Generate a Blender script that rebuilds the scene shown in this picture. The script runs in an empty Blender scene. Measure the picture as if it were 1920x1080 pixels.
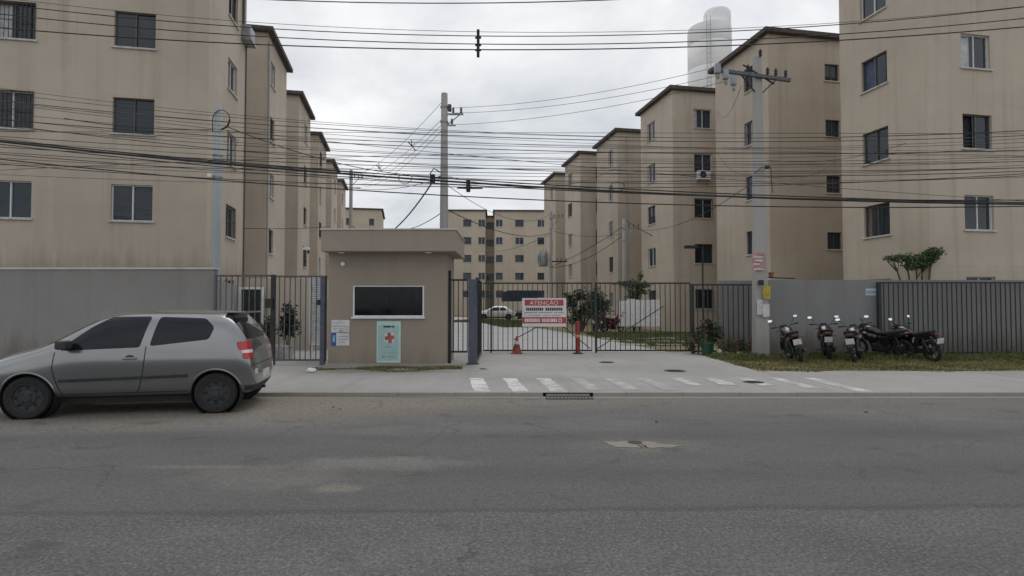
import bpy, bmesh, math, random
import numpy as np
from mathutils import Vector, Matrix
from mathutils.bvhtree import BVHTree

rng = random.Random(7)
R = math.radians
SC = bpy.context.scene
COL = SC.collection

# ------------------------------------------------------------------ camera, sky, sun, exposure
EYE = 1.6
F = 1080.0                        # focal length in photograph pixels (1920 wide)
PITCH = math.atan(32.0 / F)
cd = bpy.data.cameras.new('camera')
cd.sensor_width = 36.0
cd.lens = 36.0 * F / 1920.0
cd.clip_start = 0.1
cd.clip_end = 3000
cam = bpy.data.objects.new('camera', cd)
COL.objects.link(cam)
cam.location = (0, 0, EYE)
cam.rotation_euler = (R(90) + PITCH, 0, 0)
SC.camera = cam

SUN_EL, SUN_AZ = R(66), R(12)    # azimuth clockwise from +Y
world = bpy.data.worlds.new('World')
SC.world = world
world.use_nodes = True
wn = world.node_tree
wn.nodes.clear()
def wnode(t, **kw):
    n = wn.nodes.new(t)
    for k, v in kw.items():
        setattr(n, k, v)
    return n
w_out = wnode('ShaderNodeOutputWorld')
w_bg = wnode('ShaderNodeBackground')
w_bg.inputs['Strength'].default_value = 0.1
w_sky = wnode('ShaderNodeTexSky', sky_type='NISHITA')
w_sky.sun_disc = False
w_sky.sun_elevation = SUN_EL
w_sky.sun_rotation = SUN_AZ
w_sky.dust_density = 3.0
w_tc = wnode('ShaderNodeTexCoord')
w_sep = wnode('ShaderNodeSeparateXYZ')
wn.links.new(w_tc.outputs['Generated'], w_sep.inputs[0])
w_add = wnode('ShaderNodeMath', operation='ADD'); w_add.inputs[1].default_value = 0.32
wn.links.new(w_sep.outputs['Z'], w_add.inputs[0])
w_max = wnode('ShaderNodeMath', operation='MAXIMUM'); w_max.inputs[1].default_value = 0.1
wn.links.new(w_add.outputs[0], w_max.inputs[0])
w_div = wnode('ShaderNodeVectorMath', operation='DIVIDE')
w_cmb = wnode('ShaderNodeCombineXYZ')
for i in range(3):
    wn.links.new(w_max.outputs[0], w_cmb.inputs[i])
wn.links.new(w_tc.outputs['Generated'], w_div.inputs[0])
wn.links.new(w_cmb.outputs[0], w_div.inputs[1])
w_n1 = wnode('ShaderNodeTexNoise'); w_n1.inputs['Scale'].default_value = 2.3
w_n1.inputs['Detail'].default_value = 7; w_n1.inputs['Roughness'].default_value = 0.55
w_n1.inputs['Distortion'].default_value = 0.35
w_map = wnode('ShaderNodeMapping'); w_map.inputs['Location'].default_value = (3.1, 1.7, 0.4)
wn.links.new(w_div.outputs[0], w_map.inputs[0])
wn.links.new(w_map.outputs[0], w_n1.inputs['Vector'])
w_r = wnode('ShaderNodeValToRGB')
w_r.color_ramp.elements[0].position = 0.30
w_r.color_ramp.elements[0].color = (0.53, 0.565, 0.61, 1)
w_r.color_ramp.elements[1].position = 0.68
w_r.color_ramp.elements[1].color = (0.93, 0.93, 0.93, 1)
e = w_r.color_ramp.elements.new(0.47); e.color = (0.715, 0.735, 0.76, 1)
wn.links.new(w_n1.outputs[0], w_r.inputs[0])
w_sc = wnode('ShaderNodeVectorMath', operation='SCALE'); w_sc.inputs['Scale'].default_value = 10.8
wn.links.new(w_r.outputs[0], w_sc.inputs[0])
w_n2 = wnode('ShaderNodeTexNoise'); w_n2.inputs['Scale'].default_value = 1.1
w_n2.inputs['Detail'].default_value = 4
wn.links.new(w_map.outputs[0], w_n2.inputs['Vector'])
w_r2 = wnode('ShaderNodeMapRange')
w_r2.inputs['From Min'].default_value = 0.35; w_r2.inputs['From Max'].default_value = 0.6
w_r2.inputs['To Min'].default_value = 0.82; w_r2.inputs['To Max'].default_value = 0.97
wn.links.new(w_n2.outputs[0], w_r2.inputs['Value'])
w_mix = wnode('ShaderNodeMix', data_type='RGBA')
wn.links.new(w_r2.outputs[0], w_mix.inputs[0])
wn.links.new(w_sky.outputs[0], w_mix.inputs[6])
wn.links.new(w_sc.outputs[0], w_mix.inputs[7])
wn.links.new(w_mix.outputs[2], w_bg.inputs['Color'])
wn.links.new(w_bg.outputs[0], w_out.inputs['Surface'])

sd = bpy.data.lights.new('sun', 'SUN')
sd.energy = 1.0
sd.angle = R(35)
sd.color = (1.0, 0.965, 0.91)
sun = bpy.data.objects.new('sun', sd)
COL.objects.link(sun)
sdir = Vector((math.sin(SUN_AZ) * math.cos(SUN_EL), math.cos(SUN_AZ) * math.cos(SUN_EL), math.sin(SUN_EL)))
sun.rotation_euler = sdir.to_track_quat('Z', 'Y').to_euler()
sun.location = sdir * 60

SC.view_settings.view_transform = 'Standard'
SC.view_settings.look = 'None'
SC.view_settings.gamma = 1.0
SC.view_settings.exposure = 0.04
SC.view_settings.use_curve_mapping = False

# ------------------------------------------------------------------ places: photograph pixel -> point at a known distance
def P(px, py, d):
    a = (px - 960) / F; b = (540 - py) / F
    y = math.cos(PITCH) - b * math.sin(PITCH)
    z = math.sin(PITCH) + b * math.cos(PITCH)
    k = d / y
    return Vector((a * k, d, EYE + z * k))
def X(px, d):
    return (px - 960) / F * d
def Z(py, d):
    return P(960, py, d).z

# ------------------------------------------------------------------ materials
MATS = {}
class NT:
    def __init__(s, name):
        s.m = bpy.data.materials.new(name); s.m.use_nodes = True
        s.t = s.m.node_tree; s.b = s.t.nodes['Principled BSDF']
        s.pos = None
    def n(s, t, **kw):
        q = s.t.nodes.new(t)
        for k, v in kw.items(): setattr(q, k, v)
        return q
    def l(s, a, b): s.t.links.new(a, b)
    def position(s):
        if s.pos is None: s.pos = s.n('ShaderNodeNewGeometry').outputs['Position']
        return s.pos
    def noise(s, scale, detail=4, rough=0.55, vec=None, stretch=None, dist=0.0):
        v = vec or s.position()
        if stretch:
            mp = s.n('ShaderNodeMapping'); mp.inputs['Scale'].default_value = stretch
            s.l(v, mp.inputs[0]); v = mp.outputs[0]
        q = s.n('ShaderNodeTexNoise'); q.inputs['Scale'].default_value = scale
        q.inputs['Detail'].default_value = detail; q.inputs['Roughness'].default_value = rough
        q.inputs['Distortion'].default_value = dist
        s.l(v, q.inputs['Vector']); return q.outputs[0]
    def rng(s, x, a, b, c=0.0, d=1.0):
        q = s.n('ShaderNodeMapRange')
        for k, v in zip(('From Min', 'From Max', 'To Min', 'To Max'), (a, b, c, d)): q.inputs[k].default_value = v
        s.l(x, q.inputs['Value']); return q.outputs[0]
    def math(s, op, x, y=None):
        q = s.n('ShaderNodeMath', operation=op)
        for i, v in enumerate((x, y)):
            if v is None: continue
            if isinstance(v, (int, float)): q.inputs[i].default_value = v
            else: s.l(v, q.inputs[i])
        return q.outputs[0]
    def mix(s, f, a, b, mode='MIX'):
        q = s.n('ShaderNodeMix', data_type='RGBA', blend_type=mode)
        for i, v in ((0, f), (6, a), (7, b)):
            if isinstance(v, (int, float)): q.inputs[i].default_value = v
            elif isinstance(v, tuple): q.inputs[i].default_value = (*v, 1)
            else: s.l(v, q.inputs[i])
        return q.outputs[2]
    def bump(s, h, strength=0.3, dist=0.01):
        q = s.n('ShaderNodeBump'); q.inputs['Strength'].default_value = strength
        q.inputs['Distance'].default_value = dist
        s.l(h, q.inputs['Height']); s.l(q.outputs[0], s.b.inputs['Normal'])
    def out(s, col=None, rough=0.8, metal=0.0):
        if col is not None:
            if isinstance(col, tuple): s.b.inputs['Base Color'].default_value = (*col, 1)
            else: s.l(col, s.b.inputs['Base Color'])
        if isinstance(rough, (int, float)): s.b.inputs['Roughness'].default_value = rough
        else: s.l(rough, s.b.inputs['Roughness'])
        s.b.inputs['Metallic'].default_value = metal
        return s.m

def mat_plain(name, col, rough=0.6, metal=0.0, var=0.12, scale=6.0, coat=0.0, spec=None):
    t = NT(name)
    c2 = tuple(max(0, v * (1 - var * 2.2)) for v in col); c1 = tuple(min(1, v * (1 + var)) for v in col)
    nz = t.noise(scale, 5)
    c = t.mix(t.rng(nz, 0.3, 0.7), c2, c1)
    t.out(c, t.rng(nz, 0.2, 0.8, min(1, rough + 0.08), max(0, rough - 0.08)), metal)
    t.b.inputs['Coat Weight'].default_value = coat
    t.b.inputs['Coat Roughness'].default_value = 0.08
    if spec is not None: t.b.inputs['Specular IOR Level'].default_value = spec
    MATS[name] = t.m
    return t.m

def mat_stucco(name, col, stain=0.45, rough=0.92, dirt=(0.10, 0.085, 0.065), zbase=None, fine=70, slab=False):
    """painted render: broad blotches, rain streaks, fine grain; zbase = height below which splash dirt builds up"""
    t = NT(name)
    info = t.n('ShaderNodeObjectInfo')
    big = t.noise(0.35, 5, 0.6)
    mid = t.noise(2.2, 6, 0.6)
    streak = t.noise(1.0, 5, 0.65, stretch=(2.6, 2.6, 0.10))
    band = t.noise(1.0, 3, 0.5, stretch=(0.05, 0.05, 0.9))
    c = t.mix(t.rng(big, 0.3, 0.7), tuple(v * 0.86 for v in col), tuple(min(1, v * 1.08) for v in col))
    c = t.mix(t.rng(mid, 0.35, 0.7, 0.0, 0.25), c, tuple(v * f for v, f in zip(col, (0.80, 0.76, 0.70))))
    c = t.mix(t.rng(streak, 0.52, 0.80, 0.0, stain), c, dirt)
    c = t.mix(t.rng(band, 0.50, 0.72, 0.0, 0.16), c, tuple(v * f for v, f in zip(col, (0.85, 0.72, 0.60))))
    if slab:
        spz = t.n('ShaderNodeSeparateXYZ'); t.l(t.position(), spz.inputs[0])
        wob = t.noise(0.8, 3)
        fr = t.math('FRACT', t.math('DIVIDE', t.math('ADD', spz.outputs['Z'], t.rng(wob, 0.2, 0.8, -0.02, 0.02)), 2.7))
        ln = t.math('MULTIPLY', t.rng(t.math('ABSOLUTE', t.math('SUBTRACT', fr, 0.06)), 0.0, 0.014, 1.0, 0.0), t.rng(mid, 0.35, 0.6, 0.15, 0.8))
        c = t.mix(t.math('MULTIPLY', ln, 0.35), c, tuple(v * 0.6 for v in col))
        vo = t.n('ShaderNodeTexVoronoi', distance='CHEBYCHEV'); vo.inputs['Scale'].default_value = 0.42
        t.l(t.position(), vo.inputs['Vector'])
        sv = t.n('ShaderNodeSeparateColor'); t.l(vo.outputs['Color'], sv.inputs[0])
        c = t.mix(t.rng(sv.outputs[0], 0.72, 0.76, 0.0, 0.13), c, tuple(v * 0.78 for v in col))
        c = t.mix(t.rng(sv.outputs[1], 0.80, 0.83, 0.0, 0.16), c, tuple(min(1, v * 1.18) for v in col))
    hue = t.n('ShaderNodeHueSaturation')
    t.l(t.rng(info.outputs['Random'], 0, 1, 0.94, 1.05), hue.inputs['Value'])
    t.l(c, hue.inputs['Color']); c = hue.outputs[0]
    if zbase is not None:
        sp = t.n('ShaderNodeSeparateXYZ'); t.l(t.position(), sp.inputs[0])
        edge = t.noise(1.0, 6, 0.75, stretch=(3.0, 3.0, 0.35))
        zz = t.math('ADD', sp.outputs['Z'], t.rng(edge, 0.25, 0.75, zbase[1], -zbase[1]))
        c = t.mix(t.rng(zz, zbase[0] - zbase[1] * 0.6, zbase[0] + zbase[1] * 0.6, zbase[2], 0.0), c, zbase[3])
    g = t.noise(fine, 3, 0.6)
    c = t.mix(t.rng(g, 0.3, 0.7, 0, 0.16), c, tuple(v * 0.6 for v in col))
    t.bump(t.math('ADD', g, t.math('MULTIPLY', mid, 0.6)), 0.35, 0.01)
    MATS[name] = t.out(c, rough)
    return t.m

def mat_glass(name, tint, alpha=0.45, rough=0.03):
    t = NT(name)
    t.out(tint, rough)
    t.b.inputs['Specular IOR Level'].default_value = 0.7
    tr = t.n('ShaderNodeBsdfTransparent'); tr.inputs[0].default_value = (0.75, 0.8, 0.82, 1)
    mx = t.n('ShaderNodeMixShader'); mx.inputs[0].default_value = 1 - alpha
    t.l(tr.outputs[0], mx.inputs[2]); t.l(t.b.outputs[0], mx.inputs[1])
    o = t.t.nodes['Material Output']; t.l(mx.outputs[0], o.inputs['Surface'])
    wob = t.noise(3.0, 2)
    t.bump(wob, 0.05, 0.004)
    MATS[name] = t.m
    return t.m

TAN = (0.535, 0.466, 0.382)
mat_stucco('tan_render', TAN, stain=0.36, slab=True)
mat_stucco('tan_render_splash', TAN, stain=0.38, slab=True, zbase=(2.95, 0.7, 0.42, (0.22, 0.165, 0.11)))
mat_stucco('far_render', (0.53, 0.465, 0.375), stain=0.2)
mat_stucco('booth_render', (0.345, 0.298, 0.246), stain=0.16, zbase=(0.25, 0.35, 0.5, (0.20, 0.155, 0.11)), fine=110)
mat_stucco('grey_render', (0.27, 0.262, 0.255), stain=0.32, zbase=(0.5, 0.5, 0.6, (0.11, 0.085, 0.065)))
mat_stucco('grey_wall_right', (0.25, 0.25, 0.252), stain=0.34, zbase=(0.55, 0.5, 0.65, (0.10, 0.082, 0.06)))
mat_stucco('pale_cap', (0.62, 0.60, 0.56), stain=0.4)
mat_stucco('tower_concrete', (0.88, 0.89, 0.90), stain=0.03)
mat_stucco('pole_concrete', (0.40, 0.395, 0.38), stain=0.3)
mat_stucco('pole_blue_grey', (0.40, 0.44, 0.47), stain=0.25)
mat_plain('eave_brown', (0.085, 0.07, 0.06), 0.85, var=0.25)
mat_plain('roof_fibre', (0.20, 0.17, 0.15), 0.9, var=0.25, scale=3)
mat_plain('white_alu', (0.70, 0.71, 0.71), 0.45, var=0.06)
mat_plain('bronze_alu', (0.10, 0.095, 0.09), 0.5, var=0.1)
mat_plain('white_paint', (0.82, 0.83, 0.84), 0.55, var=0.08)
mat_plain('sill_stone', (0.55, 0.54, 0.51), 0.8, var=0.15, scale=12)
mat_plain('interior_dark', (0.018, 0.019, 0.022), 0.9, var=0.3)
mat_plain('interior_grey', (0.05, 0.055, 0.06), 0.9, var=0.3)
mat_plain('curtain_white', (0.55, 0.56, 0.58), 0.95, var=0.12)
mat_plain('curtain_blue', (0.10, 0.12, 0.22), 0.95, var=0.2)
mat_plain('curtain_brown', (0.24, 0.19, 0.16), 0.95, var=0.2)
mat_plain('grille_black', (0.02, 0.02, 0.022), 0.5)
mat_plain('steel_grey', (0.105, 0.11, 0.122), 0.5, metal=0.2, var=0.18, scale=20)
mat_plain('steel_dark', (0.03, 0.032, 0.036), 0.5, metal=0.2, var=0.2, scale=20)
mat_plain('post_blue_grey', (0.085, 0.095, 0.13), 0.5, metal=0.1, var=0.15, scale=8)
mat_plain('cable_black', (0.014, 0.014, 0.016), 0.7, var=0.2)
mat_plain('cable_grey', (0.055, 0.055, 0.058), 0.7, var=0.2)
mat_plain('insulator', (0.30, 0.32, 0.36), 0.4, var=0.1)
mat_plain('galvanised', (0.33, 0.34, 0.35), 0.5, metal=0.6, var=0.15)
mat_plain('rubber', (0.022, 0.022, 0.023), 0.85, var=0.25, scale=30)
mat_plain('black_plastic', (0.018, 0.018, 0.02), 0.5, var=0.2)
mat_plain('black_paint', (0.012, 0.012, 0.014), 0.25, coat=0.5, var=0.15)
mat_plain('wine_paint', (0.14, 0.015, 0.03), 0.3, coat=0.5, var=0.15)
mat_plain('chrome', (0.55, 0.55, 0.56), 0.18, metal=1.0, var=0.05)
mat_plain('engine_metal', (0.07, 0.07, 0.073), 0.45, metal=0.7, var=0.2, scale=25)
mat_plain('mirror_glass', (0.85, 0.87, 0.88), 0.08, metal=1.0, var=0.02)
mat_plain('plate_white', (0.72, 0.72, 0.71), 0.5, var=0.25, scale=28)
mat_plain('red_lens', (0.42, 0.018, 0.025), 0.15, coat=0.6, var=0.1)
mat_plain('dark_red_lens', (0.10, 0.01, 0.012), 0.2, coat=0.4, var=0.1)
mat_plain('amber_lens', (0.14, 0.06, 0.025), 0.3, var=0.1)
mat_plain('clear_lens', (0.72, 0.66, 0.62), 0.15, coat=0.6, var=0.05)
mat_plain('car_trim', (0.035, 0.036, 0.038), 0.6, var=0.15)
mat_plain('car_glass', (0.012, 0.014, 0.021), 0.04, var=0.1, scale=2, spec=0.28)
mat_plain('red_paint', (0.25, 0.028, 0.026), 0.5, var=0.2)
mat_plain('cone_orange', (0.29, 0.065, 0.035), 0.6, var=0.2)
mat_plain('green_plastic', (0.012, 0.07, 0.034), 0.45, var=0.15)
mat_plain('sign_white', (0.72, 0.71, 0.70), 0.5, var=0.06)
mat_plain('sign_red', (0.47, 0.06, 0.05), 0.5, var=0.08)
mat_plain('poster_cross', (0.40, 0.10, 0.10), 0.5, var=0.15)
mat_plain('sign_black', (0.03, 0.035, 0.04), 0.6, var=0.1)
mat_plain('sign_grey', (0.28, 0.30, 0.34), 0.6, var=0.1)
mat_plain('sign_blue', (0.03, 0.09, 0.30), 0.5, var=0.1)
mat_plain('sign_pale_blue', (0.25, 0.42, 0.62), 0.5, var=0.1)
mat_plain('sign_teal', (0.37, 0.53, 0.525), 0.4, var=0.05)
mat_plain('sign_mint', (0.50, 0.66, 0.60), 0.4, var=0.05)
mat_plain('sign_halo', (0.60, 0.66, 0.64), 0.4, var=0.05)
mat_plain('paper_yellow', (0.55, 0.42, 0.07), 0.8, var=0.2)
mat_plain('paper_white', (0.62, 0.63, 0.64), 0.8, var=0.1)
mat_plain('poster_red', (0.50, 0.25, 0.235), 0.8, var=0.2)
mat_plain('iron', (0.055, 0.052, 0.05), 0.7, metal=0.4, var=0.25, scale=30)
mat_plain('bark', (0.12, 0.09, 0.065), 0.95, var=0.3, scale=10)
mat_plain('canopy_blue', (0.028, 0.045, 0.075), 0.8, var=0.2)
mat_plain('stone_pale', (0.48, 0.45, 0.40), 0.9, var=0.2)
mat_plain('cloth_white', (0.75, 0.75, 0.74), 0.9, var=0.08)
mat_plain('terracotta', (0.30, 0.12, 0.07), 0.85, var=0.2)
mat_plain('chalk_pot', (0.58, 0.57, 0.54), 0.8, var=0.2)

def mat_leaf(name, a, b, rough=0.6):
    t = NT(name)
    nz = t.noise(9.0, 3)
    nb = t.noise(1.6, 3)
    c = t.mix(t.rng(nz, 0.3, 0.7), a, b)
    c = t.mix(t.rng(nb, 0.4, 0.65, 0, 0.5), c, tuple(v * 0.55 for v in a))
    t.b.inputs['Subsurface Weight'].default_value = 0.0
    MATS[name] = t.out(c, rough)
mat_leaf('leaf_dark', (0.018, 0.034, 0.016), (0.045, 0.068, 0.03))
mat_leaf('leaf_green', (0.035, 0.075, 0.018), (0.085, 0.14, 0.035))
mat_leaf('leaf_olive', (0.06, 0.07, 0.025), (0.11, 0.115, 0.045))
mat_leaf('flower_red', (0.20, 0.025, 0.03), (0.34, 0.09, 0.08))
mat_leaf('flower_pink', (0.38, 0.12, 0.20), (0.55, 0.35, 0.38))
mat_leaf('flower_orange', (0.40, 0.11, 0.04), (0.5, 0.22, 0.1))
mat_leaf('dry_leaf', (0.16, 0.10, 0.05), (0.24, 0.17, 0.09))
mat_leaf('grass_dry', (0.115, 0.11, 0.035), (0.27, 0.225, 0.09), 0.85)
mat_leaf('grass_lush', (0.07, 0.10, 0.028), (0.16, 0.17, 0.06), 0.85)

def mat_carpaint():
    t = NT('car_silver')
    nz = t.noise(700, 2); d = t.noise(3.0, 4)
    c = t.mix(t.rng(nz, 0.3, 0.7), (0.213, 0.222, 0.226), (0.285, 0.295, 0.30))
    c = t.mix(t.rng(d, 0.45, 0.75, 0, 0.25), c, (0.22, 0.215, 0.20))
    t.out(c, 0.22, 0.75)
    t.b.inputs['Coat Weight'].default_value = 0.7; t.b.inputs['Coat Roughness'].default_value = 0.06
    MATS['car_silver'] = t.m
mat_carpaint()
mat_plain('car_white', (0.66, 0.67, 0.66), 0.3, coat=0.6, var=0.04)
mat_plain('car_navy', (0.02, 0.025, 0.04), 0.25, coat=0.6, var=0.04)

def blob(t, sp, cx, cy, rx, ry, soft=0.5, nscale=3.0, ns=0.9):
    """soft irregular stain mask round a spot of the ground"""
    dx = t.math('DIVIDE', t.math('SUBTRACT', sp.outputs['X'], cx), rx)
    dy = t.math('DIVIDE', t.math('SUBTRACT', sp.outputs['Y'], cy), ry)
    r = t.math('SQRT', t.math('ADD', t.math('MULTIPLY', dx, dx), t.math('MULTIPLY', dy, dy)))
    nz = t.noise(nscale, 5, 0.6)
    r = t.math('ADD', r, t.rng(nz, 0.2, 0.8, -ns / 2, ns / 2))
    return t.rng(r, 1 - soft, 1 + soft * 0.3, 1.0, 0.0)

def mat_road():
    t = NT('asphalt')
    sp = t.n('ShaderNodeSeparateXYZ'); t.l(t.position(), sp.inputs[0])
    grit = t.noise(38, 5, 0.85)
    grit2 = t.noise(16, 5, 0.75)
    big = t.noise(0.5, 6, 0.6, stretch=(0.35, 1.0, 1.0))
    mid = t.noise(2.0, 6, 0.65, stretch=(0.5, 1.0, 1.0))
    base = t.mix(t.rng(big, 0.34, 0.66), (0.118, 0.117, 0.116), (0.20, 0.197, 0.191))
    base = t.mix(t.rng(mid, 0.42, 0.68, 0.0, 0.5), base, (0.085, 0.085, 0.086))
    base = t.mix(t.rng(t.noise(0.9, 4, 0.5, stretch=(0.12, 1.6, 1.0)), 0.5, 0.7, 0.0, 0.4), base, (0.175, 0.168, 0.155))
    # strip of a later overlay with a seam, running along the road (slightly askew)
    yy = t.math('ADD', sp.outputs['Y'], t.math('MULTIPLY', sp.outputs['X'], -0.025))
    yy = t.math('ADD', yy, t.rng(mid, 0.2, 0.8, -0.07, 0.07))
    over = t.math('MULTIPLY', t.rng(yy, 4.52, 4.58), t.rng(t.math('ADD', sp.outputs['Y'], t.rng(big, 0.2, 0.8, -0.9, 0.9)), 6.6, 8.1, 1.0, 0.0))
    c = t.mix(t.math('MULTIPLY', over, 0.6), base, (0.105, 0.104, 0.104))
    seam = t.math('MULTIPLY', t.rng(yy, 4.47, 4.53), t.rng(yy, 4.55, 4.62, 1.0, 0.0))
    c = t.mix(t.math('MULTIPLY', seam, t.rng(grit2, 0.35, 0.6, 0.15, 0.6)), c, (0.03, 0.03, 0.031))
    # worn light spots and old repairs
    for (cx, cy, rx, ry, k, col) in ((-1.57, 5.08, 0.30, 0.13, 0.75, (0.25, 0.235, 0.185)), (-2.2, 5.42, 1.0, 0.40, 0.8, (0.205, 0.192, 0.172)),
                                     (-1.3, 5.85, 0.95, 0.30, 0.85, (0.215, 0.207, 0.187)), (-3.0, 5.75, 0.7, 0.08, 0.6, (0.23, 0.22, 0.19)),
                                     (4.2, 6.3, 2.4, 0.5, 0.22, (0.15, 0.145, 0.135)), (1.5, 6.65, 0.75, 0.34, 0.75, (0.20, 0.187, 0.155)),
                                     (-6.0, 6.3, 1.8, 0.4, 0.2, (0.15, 0.145, 0.135)), (0.7, 3.6, 1.5, 0.35, 0.14, (0.15, 0.145, 0.135)),
                                     (6.5, 3.9, 1.6, 0.3, 0.18, (0.05, 0.05, 0.05)), (2.0, 5.4, 1.8, 0.25, 0.2, (0.055, 0.055, 0.056))):
        c = t.mix(t.math('MULTIPLY', blob(t, sp, cx, cy, rx, ry, 0.55, 2.4), k), c, col)
    # sand washed against the kerb, thickest on the left
    ysand = t.math('ADD', sp.outputs['Y'], t.rng(mid, 0.2, 0.8, -0.45, 0.45))
    ysand = t.math('ADD', ysand, t.rng(sp.outputs['X'], -5.0, 0.5, 0.55, -0.75))
    sand = t.math('MULTIPLY', t.rng(ysand, 7.5, 9.1), t.rng(sp.outputs['X'], -3.5, 4.0, 1.0, 0.42))
    c = t.mix(t.math('MULTIPLY', sand, 0.85), c, t.mix(t.rng(grit2, 0.3, 0.7), (0.23, 0.195, 0.15), (0.36, 0.31, 0.25)))
    vo = t.n('ShaderNodeTexVoronoi', feature='DISTANCE_TO_EDGE'); vo.inputs['Scale'].default_value = 0.55
    wv = t.n('ShaderNodeVectorMath', operation='ADD')
    nzc = t.n('ShaderNodeTexNoise'); nzc.inputs['Scale'].default_value = 1.3; nzc.inputs['Detail'].default_value = 6
    t.l(t.position(), nzc.inputs['Vector']); t.l(t.position(), wv.inputs[0]); t.l(nzc.outputs['Color'], wv.inputs[1])
    t.l(wv.outputs[0], vo.inputs['Vector'])
    crack = t.math('MULTIPLY', t.rng(vo.outputs[0], 0.0, 0.012, 1.0, 0.0), t.rng(big, 0.46, 0.56))
    c = t.mix(t.math('MULTIPLY', crack, 0.6), c, (0.035, 0.035, 0.035))
    g = t.rng(grit, 0.28, 0.72)
    near = t.rng(yy, 4.5, 4.6, 1.0, 0.6)
    c = t.mix(t.math('MULTIPLY', near, t.rng(grit, 0.36, 0.56, 0.85, 0.0)), c, (0.040, 0.040, 0.040))
    c = t.mix(t.math('MULTIPLY', near, t.rng(grit, 0.54, 0.68, 0.0, 0.7)), c, (0.34, 0.33, 0.31))
    c = t.mix(t.rng(grit2, 0.36, 0.60, 0.34, 0.0), c, (0.045, 0.045, 0.047))
    trk = t.math('ADD', t.math('ABSOLUTE', t.math('SUBTRACT', t.math('ABSOLUTE', t.math('SUBTRACT', yy, 6.3)), 0.75)), t.rng(big, 0.2, 0.8, -0.18, 0.18))
    c = t.mix(t.rng(trk, 0.05, 0.40, 0.26, 0.0), c, (0.058, 0.058, 0.060))
    oil = t.noise(1.7, 3, 0.5, stretch=(0.8, 1.3, 1.0))
    c = t.mix(t.rng(oil, 0.62, 0.72, 0.0, 0.45), c, (0.045, 0.045, 0.047))
    t.bump(t.math('ADD', g, t.math('MULTIPLY', grit2, 0.6)), 0.55, 0.012)
    MATS['asphalt'] = t.out(c, 0.93)
mat_road()

def mat_paving(name, col, zone=True):
    t = NT(name)
    sp = t.n('ShaderNodeSeparateXYZ'); t.l(t.position(), sp.inputs[0])
    big = t.noise(0.45, 6, 0.6); mid = t.noise(2.5, 6, 0.65); g = t.noise(80, 3, 0.65)
    c = t.mix(t.rng(big, 0.3, 0.7), tuple(v * 0.84 for v in col), tuple(v * 1.08 for v in col))
    c = t.mix(t.rng(mid, 0.48, 0.75, 0, 0.4), c, tuple(v * 0.68 for v in col))
    if zone:
        for (cx, cy, rx, ry, k, cc) in ((0.9, 12.0, 1.6, 0.7, 0.3, (0.18, 0.18, 0.18)), (3.2, 14.2, 2.4, 1.3, 0.25, (0.20, 0.20, 0.205)),
                                        (1.8, 17.2, 1.9, 1.2, 0.25, (0.21, 0.21, 0.21)), (-4.6, 12.2, 2.2, 1.0, 0.35, (0.40, 0.385, 0.355)),
                                        (8.0, 11.7, 3.0, 0.8, 0.3, (0.36, 0.34, 0.30)), (-2.6, 13.4, 2.0, 0.3, 0.5, (0.14, 0.115, 0.07))):
            c = t.mix(t.math('MULTIPLY', blob(t, sp, cx, cy, rx, ry, 0.6, 1.6), k), c, cc)
        tyre = t.noise(1.0, 4, 0.6, stretch=(2.2, 0.12, 1))
        c = t.mix(t.rng(tyre, 0.52, 0.72, 0, 0.32), c, (0.16, 0.16, 0.16))
    c = t.mix(t.rng(g, 0.25, 0.6, 0.35, 0.0), c, tuple(v * 0.55 for v in col))
    t.bump(t.math('ADD', g, mid), 0.3, 0.008)
    MATS[name] = t.out(c, 0.9)
mat_paving('paving', (0.32, 0.315, 0.305))
mat_paving('kerb_concrete', (0.33, 0.315, 0.285), False)
mat_paving('inner_drive', (0.36, 0.355, 0.36), False)
mat_paving('patch_concrete', (0.235, 0.222, 0.185), False)
mat_paving('gutter', (0.225, 0.212, 0.185), False)
mat_paving('dirt', (0.16, 0.125, 0.085), False)
mat_paving('soil_grass', (0.165, 0.14, 0.07), False)

def mat_worn_paint():
    t = NT('worn_white_paint')
    nz = t.noise(3.2, 7, 0.7); g = t.noise(60, 3)
    info = t.n('ShaderNodeObjectInfo')
    w = t.math('ADD', t.math('MULTIPLY', info.outputs['Color'], 1.0), t.rng(nz, 0.3, 0.7, -0.55, 0.55))
    w = t.math('ADD', w, t.rng(g, 0.3, 0.7, -0.25, 0.25))
    c = t.mix(t.rng(w, 0.1, 0.9), (0.30, 0.295, 0.285), (0.66, 0.655, 0.635))
    MATS['worn_white_paint'] = t.out(c, 0.85)
mat_worn_paint()

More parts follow.
